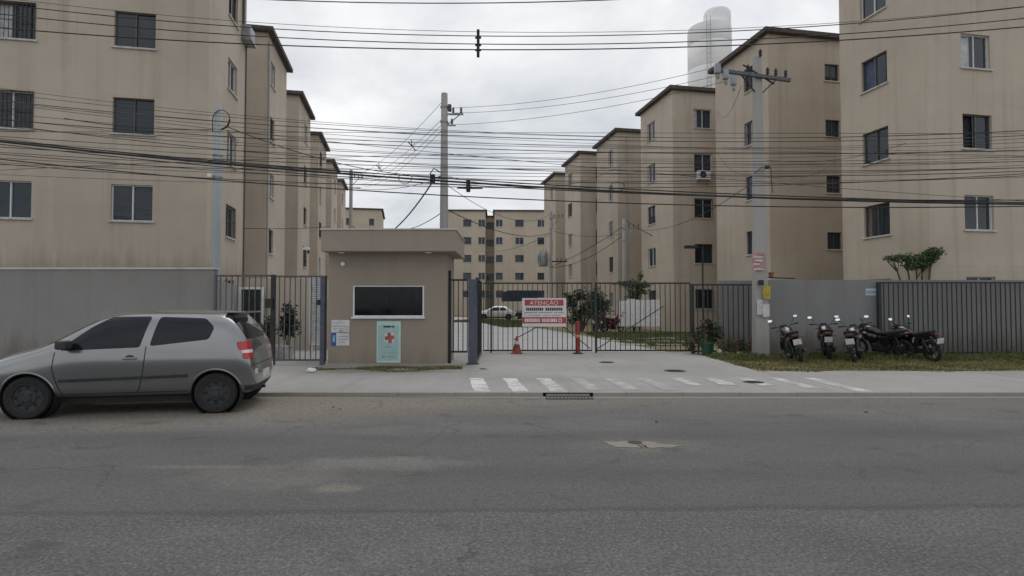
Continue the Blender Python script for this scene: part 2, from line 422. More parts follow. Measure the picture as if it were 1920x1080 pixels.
# ------------------------------------------------------------------ mesh helpers
class MB:
    def __init__(s): s.v = []; s.f = []; s.mi = []; s.m = Matrix()
    def add(s, vs, fs, mi=0):
        o = len(s.v)
        s.v += [tuple(s.m @ Vector(v)) for v in vs]
        s.f += [tuple(o + i for i in f) for f in fs]
        s.mi += [mi] * len(fs)
        return s
    def box(s, x0, x1, y0, y1, z0, z1, mi=0):
        vs = [(x0, y0, z0), (x1, y0, z0), (x1, y1, z0), (x0, y1, z0), (x0, y0, z1), (x1, y0, z1), (x1, y1, z1), (x0, y1, z1)]
        return s.add(vs, [(0, 3, 2, 1), (4, 5, 6, 7), (0, 1, 5, 4), (1, 2, 6, 5), (2, 3, 7, 6), (3, 0, 4, 7)], mi)
    def bbox(s, x0, x1, y0, y1, z0, z1, b, mi=0):
        """box with chamfered edges"""
        bm = bmesh.new()
        bmesh.ops.create_cube(bm, size=1)
        for v in bm.verts:
            v.co = Vector(((x0 + x1) / 2 + v.co.x * (x1 - x0), (y0 + y1) / 2 + v.co.y * (y1 - y0), (z0 + z1) / 2 + v.co.z * (z1 - z0)))
        bmesh.ops.bevel(bm, geom=bm.edges[:], offset=b, segments=2, profile=0.6, affect='EDGES')
        bm.verts.index_update()
        s.add([v.co[:] for v in bm.verts], [tuple(v.index for v in f.verts) for f in bm.faces], mi)
        bm.free(); return s
    def tube(s, pts, r, n=8, caps=True, mi=0):
        pts = [Vector(p) for p in pts]
        rs = r if isinstance(r, (list, tuple)) else [r] * len(pts)
        vs = []; fs = []
        prev = None
        for i, p in enumerate(pts):
            a = pts[max(i - 1, 0)]; b = pts[min(i + 1, len(pts) - 1)]
            t = (b - a).normalized()
            if prev is None:
                ref = Vector((0, 0, 1)) if abs(t.z) < 0.9 else Vector((1, 0, 0))
                u = t.cross(ref).normalized()
            else:
                u = (prev - t * prev.dot(t)).normalized()
            prev = u; w = t.cross(u)
            for k in range(n):
                an = 2 * math.pi * k / n
                vs.append(p + (u * math.cos(an) + w * math.sin(an)) * rs[i])
        for i in range(len(pts) - 1):
            for k in range(n):
                k2 = (k + 1) % n
                fs.append((i * n + k, i * n + k2, (i + 1) * n + k2, (i + 1) * n + k))
        if caps:
            fs.append(tuple(range(n))[::-1]); fs.append(tuple((len(pts) - 1) * n + k for k in range(n)))
        return s.add(vs, fs, mi)
    def lathe(s, prof, n=24, axis='Z', c=(0, 0, 0), mi=0, closed=False):
        """prof = [(r, h)], turned about the axis through c"""
        vs = []; fs = []
        for (r, h) in prof:
            for k in range(n):
                a = 2 * math.pi * k / n; x = r * math.cos(a); y = r * math.sin(a)
                p = {'Z': (x, y, h), 'Y': (x, h, y), 'X': (h, x, y)}[axis]
                vs.append((p[0] + c[0], p[1] + c[1], p[2] + c[2]))
        m = len(prof)
        for i in range(m if closed else m - 1):
            j = (i + 1) % m
            for k in range(n):
                k2 = (k + 1) % n
                fs.append((i * n + k, i * n + k2, j * n + k2, j * n + k))
        return s.add(vs, fs, mi)
    def prism(s, poly, axis, a, b, mi=0):
        """extrude a 2-D polygon along an axis from a to b"""
        def pt(p, h): return {'Z': (p[0], p[1], h), 'Y': (p[0], h, p[1]), 'X': (h, p[0], p[1])}[axis]
        n = len(poly)
        vs = [pt(p, a) for p in poly] + [pt(p, b) for p in poly]
        fs = [tuple(range(n))[::-1], tuple(range(n, 2 * n))] + [(i, (i + 1) % n, n + (i + 1) % n, n + i) for i in range(n)]
        return s.add(vs, fs, mi)
    def ell(s, c, r, n=12, m=8, mi=0):
        vs = []; fs = []
        for i in range(m + 1):
            th = math.pi * i / m
            for k in range(n):
                a = 2 * math.pi * k / n
                vs.append((c[0] + r[0] * math.sin(th) * math.cos(a), c[1] + r[1] * math.sin(th) * math.sin(a), c[2] + r[2] * math.cos(th)))
        for i in range(m):
            for k in range(n):
                fs.append((i * n + k, i * n + (k + 1) % n, (i + 1) * n + (k + 1) % n, (i + 1) * n + k))
        return s.add(vs, fs, mi)
    def mesh(s, name, mats, smooth=False):
        me = bpy.data.meshes.new(name)
        me.from_pydata(s.v, [], s.f)
        for m in (mats if isinstance(mats, (list, tuple)) else [mats]):
            me.materials.append(MATS[m])
        if len(set(s.mi)) > 1: me.polygons.foreach_set('material_index', s.mi)
        bm = bmesh.new(); bm.from_mesh(me)
        bmesh.ops.recalc_face_normals(bm, faces=bm.faces)
        bm.to_mesh(me); bm.free()
        if smooth:
            me.polygons.foreach_set('use_smooth', [True] * len(me.polygons))
            me.set_sharp_from_angle(angle=R(smooth if smooth > 1 else 40))
        return me
    def build(s, name, mats, parent=None, smooth=False, loc=None, rot=None):
        return link(name, s.mesh(name, mats, smooth), parent, loc, rot)

def link(name, me, parent=None, loc=None, rot=None):
    o = bpy.data.objects.new(name, me); COL.objects.link(o)
    if parent is not None: o.parent = parent
    if loc is not None: o.location = loc
    if rot is not None: o.rotation_euler = rot
    return o
def empty(name, loc, rz=0.0, rot=None):
    o = bpy.data.objects.new(name, None); COL.objects.link(o)
    o.location = loc; o.rotation_euler = rot or (0, 0, rz); o.empty_display_size = 0.3
    return o
def tag(o, label, cat, group=None):
    o['label'] = label; o['category'] = cat
    if group: o['group'] = group
    return o
def struct(o, kind='structure', label=None):
    o['kind'] = kind
    if label: o['label'] = label
    return o
def kids(o): return [c for c in COL.objects if c.parent == o]
def copy_tree(o, parent=None):
    c = o.copy(); COL.objects.link(c); c.parent = parent
    for ch in list(o.children): copy_tree(ch, c)
    return c
def text_mesh(s, size, align='CENTER', ext=0.0, name='lettering'):
    cu = bpy.data.curves.new('t', 'FONT'); cu.body = s; cu.size = size; cu.align_x = align; cu.extrude = ext; cu.resolution_u = 3
    ob = bpy.data.objects.new('t', cu); COL.objects.link(ob)
    me = bpy.data.meshes.new_from_object(ob.evaluated_get(bpy.context.evaluated_depsgraph_get()))
    bpy.data.objects.remove(ob); bpy.data.curves.remove(cu); me.name = name
    return me

# ------------------------------------------------------------------ the setting: ground, road, kerb, pavements
ZP = 0.06                               # pavement height above the road
YK = 10.15                              # kerb face
AX = R(10.8)                            # the estate stands askew to the street by this much
AXD = Vector((-math.sin(AX), math.cos(AX), 0)); AXP = Vector((math.cos(AX), math.sin(AX), 0))

def sheet(name, poly, z, mat, label=None, kind='structure', thick=0.0):
    mb = MB()
    if thick: mb.prism(poly, 'Z', z - thick, z)
    else: mb.add([(x, y, z) for x, y in poly], [tuple(range(len(poly)))])
    return struct(mb.build(name, mat), kind, label)
sheet('ground', [(-900, -300), (900, -300), (900, 1500), (-900, 1500)], -0.03, 'dirt')
sheet('road', [(-160, -14), (160, -14), (160, YK), (-160, YK)], 0.0, 'asphalt')
sheet('far_pavement', [(-160, -20), (160, -20), (160, -14), (-160, -14)], 0.08, 'paving', thick=0.1)
kb = MB()
x = -40.0
while x < 40:
    if not (0.50 < x + 0.5 < 1.35):
        kb.bbox(x + 0.002, x + 0.998, YK, YK + 0.15, -0.05, ZP + 0.008 + rng.uniform(-0.003, 0.003), 0.008)
    x += 1.0
kerb = struct(kb.build('kerb', 'kerb_concrete'))
GX0, GX1 = X(905, 18.7), X(1297, 18.7)
sheet('pavement', [(-90, YK + 0.15), (90, YK + 0.15), (90, 13.5), (5.75, 13.5), (GX1 + 0.1, 18.9), (-11.0, 18.9), (-90, 18.9)], ZP, 'paving', thick=0.09)
sheet('gutter_strip', [(-2.6, YK - 0.03), (-0.9, YK - 0.20), (0.3, YK - 0.27), (5.0, YK - 0.26), (9.5, YK - 0.22), (13.0, YK - 0.03)], 0.004, 'gutter')
# inside the estate
def along(x0, y): return x0 - math.tan(AX) * y
sheet('inner_driveway', [(-3.4, 18.9), (5.2, 18.9), (along(9.2, 30), 30), (along(8.6, 75), 75), (along(-2.5, 75), 75), (along(-2.5, 26), 26)], 0.05, 'inner_drive', thick=0.06)
sheet('inner_verge', [(5.2, 18.9), (40, 18.9), (40, 80), (along(8.6, 80), 80), (along(8.6, 75), 75), (along(9.2, 30), 30)], 0.035, 'soil_grass', thick=0.06)
sheet('inner_path', [(-3.4, 18.9), (along(-2.5, 26), 26), (along(-2.5, 75), 75), (-60, 75), (-60, 18.9)], 0.03, 'inner_drive', thick=0.06)
sheet('grass_verge_soil', [(5.75, 13.5), (90, 13.5), (90, 18.9), (GX1 + 0.1, 18.9)], ZP - 0.01, 'soil_grass', thick=0.06)

def blades(name, area, n, mat, hmin, hmax, z, label, w=0.012, clump=0.0, seed=1):
    r = random.Random(seed); mb_v = []; mb_f = []
    x0, x1, y0, y1, inside = area
    k = 0; tries = 0
    while k < n and tries < n * 12:
        tries += 1
        x = r.uniform(x0, x1); y = r.uniform(y0, y1)
        if not inside(x, y): continue
        dens = 0.5 + 0.5 * math.sin(x * 2.3 + 1.7 * math.sin(y * 1.9)) * math.sin(y * 3.1 + 1.3 * math.sin(x * 1.1))
        if r.random() < clump * (1 - dens): continue
        a = r.uniform(0, math.tau); h = r.uniform(hmin, hmax) * (0.5 + 0.8 * dens); ww = w * r.uniform(0.7, 1.5)
        dx, dy = math.cos(a) * ww, math.sin(a) * ww
        lx, ly = r.uniform(-0.6, 0.6) * h, r.uniform(-0.6, 0.6) * h
        o = len(mb_v)
        mb_v += [(x - dx, y - dy, z), (x + dx, y + dy, z), (x + dx * 0.6 + lx * 0.4, y + dy * 0.6 + ly * 0.4, z + h * 0.6), (x + lx, y + ly, z + h)]
        mb_f += [(o, o + 1, o + 2), (o, o + 2, o + 3)]
        k += 1
    me = bpy.data.meshes.new(name); me.from_pydata(mb_v, [], mb_f); me.materials.append(MATS[mat])
    o = link(name, me); struct(o, 'stuff', label); o['category'] = 'grass'
    return o
def in_verge(x, y):
    e = 13.5 + 0.18 * math.sin(x * 1.7) + 0.10 * math.sin(x * 4.3)
    if y < e: return False
    if x < 5.75 + (18.9 - y) * 0: 
        t = (y - 13.5) / (18.9 - 13.5)
        return x > 5.75 + (GX1 + 0.1 - 5.75) * t + 0.10 * math.sin(y * 5)
    return True
blades('verge_grass', (GX1 - 0.2, 15.5, 13.2, 18.0, in_verge), 24000, 'grass_dry', 0.025, 0.075, ZP - 0.01, 'short dry grass on the verge under the motorcycles', clump=0.6, seed=3)
blades('verge_grass', (GX1, 16.0, 16.0, 18.0, in_verge), 7000, 'grass_lush', 0.05, 0.17, ZP - 0.01, 'taller green grass along the foot of the grey wall', clump=0.5, seed=4)

# ------------------------------------------------------------------ walls with real openings, windows
def wallface(mb, M, x0, x1, z0, z1, holes, reveal=0.20):
    xs = sorted(set([x0, x1] + [h[0] for h in holes] + [h[1] for h in holes]))
    zs = sorted(set([z0, z1] + [h[2] for h in holes] + [h[3] for h in holes]))
    vs = []; fs = []
    def q(a, b, c, d):
        o = len(vs); vs.extend([M @ Vector(p) for p in (a, b, c, d)]); fs.append((o, o + 1, o + 2, o + 3))
    for i in range(len(xs) - 1):
        for j in range(len(zs) - 1):
            cx = (xs[i] + xs[i + 1]) / 2; cz = (zs[j] + zs[j + 1]) / 2
            if any(h[0] < cx < h[1] and h[2] < cz < h[3] for h in holes): continue
            q((xs[i], 0, zs[j]), (xs[i + 1], 0, zs[j]), (xs[i + 1], 0, zs[j + 1]), (xs[i], 0, zs[j + 1]))
    for (a, b, c, d) in holes:
        q((a, 0, c), (a, reveal, c), (b, reveal, c), (b, 0, c)); q((a, 0, d), (b, 0, d), (b, reveal, d), (a, reveal, d))
        q((a, 0, c), (a, 0, d), (a, reveal, d), (a, reveal, c)); q((b, 0, c), (b, reveal, c), (b, reveal, d), (b, 0, d))
    o = len(mb.v); mb.v += [tuple(v) for v in vs]; mb.f += [tuple(o + i for i in f) for f in fs]; mb.mi += [0] * len(fs)

mat_glass('pane_glass', (0.055, 0.07, 0.085), 0.55)
WC = {}
def cached(key, fn):
    if key not in WC: WC[key] = fn()
    return WC[key]
def pleats(w, h, y):
    mb = MB(); n = max(6, int(w / 0.07)); vs = []
    for i in range(n + 1):
        x = -w / 2 + w * i / n
        yy = y + 0.018 * math.sin(i * 1.9) + 0.008 * math.sin(i * 0.7)
        vs += [(x, yy, 0.02), (x, yy, h - 0.02)]
    mb.add(vs, [(2 * i, 2 * i + 2, 2 * i + 3, 2 * i + 1) for i in range(n)])
    return mb
def window(parent, w, h, loc, rz, back='dark', sill=True, grille=False, dark_frame=False, slide=0.0):
    """sliding two-panel window; local x along the wall, y inwards, z up from the opening's lower edge"""
    def frame():
        mb = MB(); t = 0.034; y0, y1 = 0.08, 0.15
        mb.box(-w / 2, w / 2, y0, y1, 0, t); mb.box(-w / 2, w / 2, y0, y1, h - t, h)
        mb.box(-w / 2, -w / 2 + t, y0, y1, t, h - t); mb.box(w / 2 - t, w / 2, y0, y1, t, h - t)
        mb.box(-0.017, 0.017, y0 - 0.006, y1 - 0.01, t, h - t)
        return mb.mesh('window_frame', 'bronze_alu' if dark_frame else 'white_alu')
    win = link('window', cached(('f', w, h, dark_frame), frame), parent, loc, (0, 0, rz))
    pw = w / 2 - 0.06
    def pane():
        mb = MB(); mb.box(-pw / 2, pw / 2, 0, 0.006, 0.05, h - 0.05); return mb.mesh('pane', 'pane_glass')
    pm = cached(('p', w, h), pane)
    for s, yy in ((-1, 0.105), (1, 0.128)):
        link('pane', pm, win, (s * (w / 4 - 0.006) + (slide * (w / 2 - 0.08) if s < 0 else 0), yy, 0))
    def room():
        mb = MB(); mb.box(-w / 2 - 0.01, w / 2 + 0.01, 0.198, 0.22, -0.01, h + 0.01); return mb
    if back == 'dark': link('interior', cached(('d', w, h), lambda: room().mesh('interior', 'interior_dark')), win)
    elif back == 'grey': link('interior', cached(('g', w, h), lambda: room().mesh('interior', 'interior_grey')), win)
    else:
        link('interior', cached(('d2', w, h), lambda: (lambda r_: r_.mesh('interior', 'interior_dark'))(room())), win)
        link('curtain', cached((back, w, h), lambda: pleats(w * 0.96, h, 0.170).mesh('curtain', back, 60)), win)
    if sill:
        def sl():
            mb = MB(); mb.box(-w / 2 - 0.06, w / 2 + 0.06, -0.06, -0.001, -0.055, -0.002); mb.box(-w / 2 + 0.001, w / 2 - 0.001, -0.001, 0.079, 0.001, 0.012); return mb.mesh('sill', 'sill_stone')
        link('sill', cached(('s', w), sl), win)
    if grille:
        def gr():
            mb = MB(); n = int(w / 0.11)
            for i in range(n + 1):
                x = -w / 2 + w * i / n; mb.box(x - 0.007, x + 0.007, -0.03, -0.016, 0.0, h)
            for z in (0.0, h / 2, h): mb.box(-w / 2, w / 2, -0.032, -0.014, z - 0.01, z + 0.01)
            return mb.mesh('grille', 'grille_black')
        link('grille', cached(('gr', w, h), gr), win)
    return win

STOREY = [1.38 + 2.7 * k for k in range(5)]
BACKS = ['dark', 'grey', 'dark', 'curtain_white', 'grey', 'curtain_brown', 'dark', 'curtain_white', 'grey', 'curtain_blue', 'dark']
def block(name, label, corner, L, W, side, front, flank, group, H=14.35, mat='tan_render', rz=AX, seed=0, nrows=5, special=None, skip_front=(), eave=0.28, zf=(1.0, 0.0)):
    """one apartment wing. corner = near corner on the driveway side; side=+1 right row, -1 left row.
    front/flank = list of (centre, width, height) of window columns on the street-facing and driveway-facing faces"""
    r = random.Random(seed)
    root = empty(name, corner, rz); tag(root, label, 'building', group)
    mb = MB(); zb = -0.05
    xa, xb = (0, W) if side > 0 else (-W, 0)
    special = special or {}
    fh = []; fl = []; wins = []
    for ci, (c, w, h) in enumerate(front):
        cx = c * side
        for k in range(nrows):
            if (ci, k) in skip_front: continue
            z = STOREY[k] * zf[0] + zf[1] + (1.15 - h) * 0.5
            fh.append((cx - w / 2, cx + w / 2, z, z + h))
            wins.append((w, h, (cx, 0, z), 0.0, special.get(('f', ci, k), None)))
    for ci, (c, w, h) in enumerate(flank):
        for k in range(nrows):
            z = STOREY[k] + (1.15 - h) * 0.5
            if side > 0:
                fl.append((-c - w / 2, -c + w / 2, z, z + h)); wins.append((w, h, (0, c, z), -math.pi / 2, special.get(('s', ci, k), None)))
            else:
                fl.append((c - w / 2, c + w / 2, z, z + h)); wins.append((w, h, (0, c, z), math.pi / 2, special.get(('s', ci, k), None)))
    wallface(mb, Matrix(), xa, xb, zb, H, fh)
    if side > 0: wallface(mb, Matrix.Rotation(-math.pi / 2, 4, 'Z'), -L, 0, zb, H, fl)
    else: wallface(mb, Matrix.Rotation(math.pi / 2, 4, 'Z'), 0, L, zb, H, fl)
    xo = W if side > 0 else -W
    mb.add([(xa, L, zb), (xb, L, zb), (xb, L, H), (xa, L, H)], [(0, 1, 2, 3)])
    mb.add([(xo, 0, zb), (xo, L, zb), (xo, L, H), (xo, 0, H)], [(0, 1, 2, 3)])
    me = bpy.data.meshes.new('wall'); me.from_pydata(mb.v, [], mb.f); me.materials.append(MATS[mat])
    link('wall', me, root)
    e_ = eave
    ev = MB(); ev.box(xa - e_, xb + e_, -e_, L + e_, H, H + 0.2)
    roof = ev.build('roof', 'eave_brown', root)
    rf = MB(); cx = (xa + xb) / 2
    rf.add([(xa - e_ + .05, -e_ + .05, H + 0.202), (xb + e_ - .05, -e_ + .05, H + 0.202), (xb + e_ - .05, L + e_ - .05, H + 0.202), (xa - e_ + .05, L + e_ - .05, H + 0.202),
            (xa + 2.0, L / 2, H + 0.75), (xb - 2.0, L / 2, H + 0.75)],
           [(0, 1, 5, 4), (2, 3, 4, 5), (3, 0, 4), (1, 2, 5)])
    rf.build('roof_sheet', 'roof_fibre', roof)
    for (w, h, loc, rzz, sp) in wins:
        b = BACKS[r.randrange(len(BACKS))]; g = r.random() < 0.12
        if sp: b, g = sp
        window(root, w, h, loc, rzz, b, grille=g, dark_frame=(r.random() < 0.3 or w < 0.8), slide=r.choice([0, 0, 0, 0, 0.45, 0.9]))
    return root

W1 = (1.16, 1.15)
FIRST_F = [(1.95, 1.16, 1.15), (5.3, 1.16, 1.15), (8.4, 1.16, 1.15)]
FIRST_S = [(3.0, 1.15, 1.15)]
SECOND_F = [(3.42, 0.78, 0.82), (6.6, 1.16, 1.15)]
SECOND_S = [(1.45, 0.85, 1.15)]
LROW = 'tan apartment blocks in the left row'
RROW = 'tan apartment blocks in the right row'
LTAN = math.tan(AX)
lx = lambda y: -6.37 - 0.19 * y
names_l = ['nearest tan apartment block on the left, rising out of the picture behind the grey wall',
           'second tan apartment block of the left row, behind the downpipe',
           'third tan apartment block of the left row from the street',
           'fourth tan apartment block of the left row from the street',
           'fifth tan apartment block of the left row, small in perspective',
           'sixth and farthest tan apartment block of the left row']
ys_l = [18.6, 26.6, 34.7, 42.9, 51.0, 59.1]
blocks_l = []
for i, y in enumerate(ys_l):
    first = i % 2 == 0
    sp = {}
    if i == 0:
        sp = {('f', 0, 1): ('dark', False), ('f', 0, 2): ('grey', False), ('f', 0, 3): ('grey', False), ('s', 0, 1): ('dark', True), ('s', 0, 2): ('curtain_blue', False), ('s', 0, 3): ('grey', False)}
    b = block('apartment_building', names_l[i], (lx(y), y, 0), 4.45, 12.0, -1,
              ([(2.2, 1.2, 1.15), (5.6, 1.2, 1.15), (9.2, 1.2, 1.15)] if i == 0 else FIRST_F) if first else SECOND_F,
              [(2.65, 1.15, 1.15)] if first else [(1.15, 0.95, 1.15)], LROW,
              mat='tan_render_splash' if i == 0 else 'tan_render', seed=20 + i, special=sp, zf=(1.03, 0.065) if i == 0 else (1.0, 0.0))
    blocks_l.append(b)
# right row: pairs of wings, each pair set back from the one before
rspec = [((13.54, 18.6), True), ((12.0, 26.7), False), ((9.5, 33.8), True), ((7.75, 42.0), False), ((5.75, 48.2), True), ((4.25, 56.0), False)]
names_r = ['nearest tan apartment block on the right, cut by the picture edge',
           'second tan apartment block of the right row, its shaded end wall with small square windows',
           'third tan apartment block of the right row, with an air conditioner on its street side',
           'fourth tan apartment block of the right row from the street',
           'fifth tan apartment block of the right row from the street',
           'sixth and farthest tan apartment block of the right row, beside the distant block']
blocks_r = []
for i, ((x, y), first) in enumerate(rspec):
    sp = {}
    if i == 2:
        sp = {('f', 0, 4): ('curtain_white', False), ('f', 0, 3): ('dark', False), ('f', 0, 2): ('dark', True), ('f', 0, 1): ('dark', False), ('f', 0, 0): ('dark', True)}
    if i == 0:
        sp = {('s', 0, 3): ('curtain_blue', False), ('s', 0, 2): ('grey', False), ('s', 0, 1): ('curtain_brown', False), ('s', 0, 4): ('curtain_white', False)}
    if i == 1:
        sp = {('f', 0, k): ('grey', False) for k in range(5)}
    b = block('apartment_building', names_r[i], (x, y, 0), 3.75 if i == 0 else 4.6, 12.0, 1,
              FIRST_F if first else SECOND_F, ([(2.12, 1.15, 1.15)] if i == 0 else FIRST_S) if first else SECOND_S, RROW, seed=40 + i, special=sp)
    blocks_r.append(b)

# downpipes and the hopper on the left blocks
pipe = MB(); pipe.tube([(0, 0, 0), (0, 0, 12.1)], 0.028, 8)
pipe.build('downpipe', 'steel_grey', blocks_l[0], True, (0.035, 4.36, 0))
pipe = MB(); pipe.tube([(0, 0, 12.6), (0, 0, 14.3)], 0.05, 8); pipe.build('downpipe', 'steel_grey', blocks_l[0], True, (0.055, 3.85, 0))
hop = MB(); hop.bbox(0.005, 0.33, 3.75, 4.45, 12.1, 12.62, 0.03); hop.bbox(0.002, 0.38, 3.7, 4.5, 12.0, 12.08, 0.02)
hop.build('gutter_hopper', 'galvanised', blocks_l[0], True)
pipe2 = MB(); pipe2.tube([(0, 0, 0), (0, 0, 14.0)], 0.045, 8); pm_ = pipe2.mesh('downpipe', 'pole_concrete', True)
link('downpipe', pm_, blocks_r[3], (0.7, -0.06, 0)); link('downpipe', pm_, blocks_l[1], (0.055, 0.12, 0))

# far blocks closing the view
def far_block(label, x0, x1, y, H, cols, depth, recess=None, rz=0.06, roofh=0.2):
    root = empty('apartment_building', ((x0 + x1) / 2, y, 0), rz); tag(root, label, 'building', 'distant tan apartment blocks')
    W = x1 - x0; mb = MB()
    secs = [(-W / 2, W / 2, 0.0)] if not recess else [(-W / 2, recess[0], 0.0), (recess[0], recess[1], 3.0), (recess[1], W / 2, 0.0)]
    wins = []
    for (a, b, yy) in secs:
        hs = []
        for (c, w, h) in cols:
            if a < c < b:
                for k in range(5):
                    z = 1.35 + 2.72 * k + (1.15 - h) / 2 + (H - 14.5) * 0.9
                    hs.append((c - w / 2, c + w / 2, z, z + h)); wins.append((w, h, (c, yy, z)))
        wallface(mb, Matrix.Translation((0, yy, 0)), a, b, -0.05, H - (0.45 if yy > 0 else 0), hs)
    if recess:
        for xx in recess: mb.add([(xx, 0, 0), (xx, 3.0, 0), (xx, 3.0, H), (xx, 0, H)], [(0, 1, 2, 3)])
    for xx in (-W / 2, W / 2): mb.add([(xx, 0, 0), (xx, depth, 0), (xx, depth, H), (xx, 0, H)], [(0, 1, 2, 3)])
    mb.add([(-W / 2, depth, 0), (W / 2, depth, 0), (W / 2, depth, H), (-W / 2, depth, H)], [(0, 1, 2, 3)])
    me = bpy.data.meshes.new('wall'); me.from_pydata(mb.v, [], mb.f); me.materials.append(MATS['far_render'])
    link('wall', me, root)
    for (a, b, yy) in secs:
        e_ = 0.25; h_ = H - (0.45 if yy > 0 else 0)
        rb = MB(); rb.box(a - (e_ if yy == 0 else -0.01), b + (e_ if yy == 0 else -0.01), yy - e_, depth + e_, h_, h_ + roofh)
        rb.build('roof', 'eave_brown', root)
    for (w, h, loc) in wins: window(root, w, h, loc, 0.0, rng.choice(['grey', 'grey', 'dark', 'curtain_white', 'grey']), sill=True, dark_frame=rng.random() < 0.6)
    return root
d0 = 88.0
xc = (X(838, d0) + X(1034, d0)) / 2
cx_ = lambda px: X(px, d0) - xc
fb = far_block('distant tan apartment block closing the end of the driveway', X(838, d0), X(1034, d0), d0, 16.0,
          [(cx_(876), 1.25, 1.1), (cx_(903), 1.05, 1.1), (cx_(918.5), 1.15, 1.1), (cx_(936), 1.05, 1.1), (cx_(974), 1.3, 1.1), (cx_(1016), 1.3, 1.1)],
          24.0, (cx_(910), cx_(927)), rz=0.03)
far_block('distant tan block low on the left behind the guard booth roof', X(600, 82), X(713, 82), 82, 15.3,
          [(1.0 * k - 3.5, 0.7, 1.0) for k in (1.0, 3.2)] + [(2.9, 0.7, 1.0)], 9.0, None, rz=AX)

# concrete water tower behind the right row
dt = 62.0
wt = empty('water_tower', (X(1335, dt), dt, 0)); tag(wt, 'tall pale concrete water tower rising behind the right row of blocks', 'water tower')
rt = 40 / F * dt
m_ = MB(); prof = [(rt, 0)]
for k in range(1, 12): prof += [(rt, k * 2.7 - 0.01), (rt - 0.006, k * 2.7), (rt, k * 2.7 + 0.01)]
prof += [(rt, 31.4), (rt * 0.98, 31.65), (0.01, 31.75)]
m_.lathe(prof, 40); m_.build('shaft', 'tower_concrete', wt, 50)
m_ = MB(); m_.lathe([(rt * 0.62, 31.5), (rt * 0.62, 33.3), (rt * 0.55, 33.6), (0.01, 33.75)], 32, c=(0.86, 0, 0)); m_.build('tank_cap', 'tower_concrete', wt, 50)
m_ = MB()
for s in (-0.2, 0.2): m_.tube([(-0.9 + s, -rt - 0.12, 1), (-0.9 + s, -rt - 0.12, 32)], 0.025, 6)
for k in range(60): m_.tube([(-1.1, -rt - 0.12, 1.5 + k * 0.5), (-0.7, -rt - 0.12, 1.5 + k * 0.5)], 0.015, 4)
m_.build('ladder', 'galvanised', wt)

# ------------------------------------------------------------------ air conditioner, wall lamp
acs = empty('air_conditioner', blocks_r[2].matrix_basis @ Vector((1.85, -0.02, 9.05)), AX)
tag(acs, 'white air conditioner unit under a window of the right row', 'air conditioner')
m_ = MB(); m_.bbox(-0.4, 0.4, -0.34, -0.06, -0.02, 0.5, 0.02); m_.build('casing', 'white_paint', acs)
m_ = MB(); m_.lathe([(0.2, -0.35), (0.2, -0.342), (0.02, -0.342)], 24, 'Y', (-0.1, 0, 0.24)); m_.build('fan_grille', 'grille_black', acs)
m_ = MB()
for s in (-0.3, 0.3): m_.box(s - 0.02, s + 0.02, -0.36, 0.0, -0.06, -0.022); m_.box(s - 0.02, s + 0.02, -0.04, 0.0, -0.3, -0.06)
m_.build('bracket', 'galvanised', acs)

# ------------------------------------------------------------------ guard booth
DB = 14.75
bx0, bx1 = X(616, DB), X(838, DB)
booth = empty('guard_booth', ((bx0 + bx1) / 2, DB, ZP)); tag(booth, 'brown rendered guard booth with flat roof and dark window between the gates', 'guard booth')
bw = (bx1 - bx0) / 2; bd = 1.75
roofb = Z(471, DB - 0.45) - ZP; rooft = Z(431, DB - 0.45) - ZP
wx0, wx1 = X(662, DB) - (bx0 + bx1) / 2, X(795, DB) - (bx0 + bx1) / 2
wz0, wz1 = Z(594, DB) - ZP, Z(536, DB) - ZP
m_ = MB(); wallface(m_, Matrix(), -bw, bw, 0, roofb + 0.01, [(wx0, wx1, wz0, wz1)], 0.12)
for xx in (-bw, bw): m_.add([(xx, 0, 0), (xx, bd, 0), (xx, bd, roofb), (xx, 0, roofb)], [(0, 1, 2, 3)])
m_.add([(-bw, bd, 0), (bw, bd, 0), (bw, bd, roofb), (-bw, bd, roofb)], [(0, 1, 2, 3)])
me = bpy.data.meshes.new('wall'); me.from_pydata(m_.v, [], m_.f); me.materials.append(MATS['booth_render']); link('wall', me, booth)
m_ = MB(); m_.bbox(-bw - 0.06, bw + 0.27, -0.45, bd + 0.35, roofb, rooft, 0.012); rf_ = m_.build('roof', 'booth_render', booth)
m_ = MB(); m_.box(-bw - 0.085, bw + 0.295, -0.475, -0.40, rooft + 0.001, rooft + 0.035); m_.box(-bw - 0.085, bw + 0.295, -0.40, bd + 0.37, rooft + 0.001, rooft + 0.02)
m_.build('roof_flashing', 'pale_cap', rf_)
m_ = MB(); m_.box(-bw - 0.05, bw + 0.5, -0.16, -0.003, -0.05, 0.05); m_.build('plinth', 'kerb_concrete', booth)
ww, wh = wx1 - wx0, wz1 - wz0
m_ = MB(); t_ = 0.035
m_.box(-ww / 2, ww / 2, 0.0, 0.08, 0, t_); m_.box(-ww / 2, ww / 2, 0.0, 0.08, wh - t_ * 0.6, wh)
m_.box(-ww / 2, -ww / 2 + t_, 0.0, 0.08, t_, wh - t_ * 0.6); m_.box(ww / 2 - t_, ww / 2, 0.0, 0.08, t_, wh - t_ * 0.6)
bwn = m_.build('window', 'white_alu', booth, False, ((wx0 + wx1) / 2, 0, wz0))
mat_plain('booth_glass', (0.008, 0.009, 0.012), 0.10, var=0.1, spec=0.25)
for s, yy in ((-1, 0.03), (1, 0.045)):
    m_ = MB(); m_.box(-ww / 4, ww / 4, 0, 0.006, t_, wh - t_ * 0.6); m_.build('pane', 'booth_glass', bwn, False, (s * (ww / 4 - 0.02), yy, 0))
m_ = MB(); m_.box(-ww / 2, ww / 2, 0.10, 0.115, 0, wh); m_.build('interior', 'interior_dark', bwn)
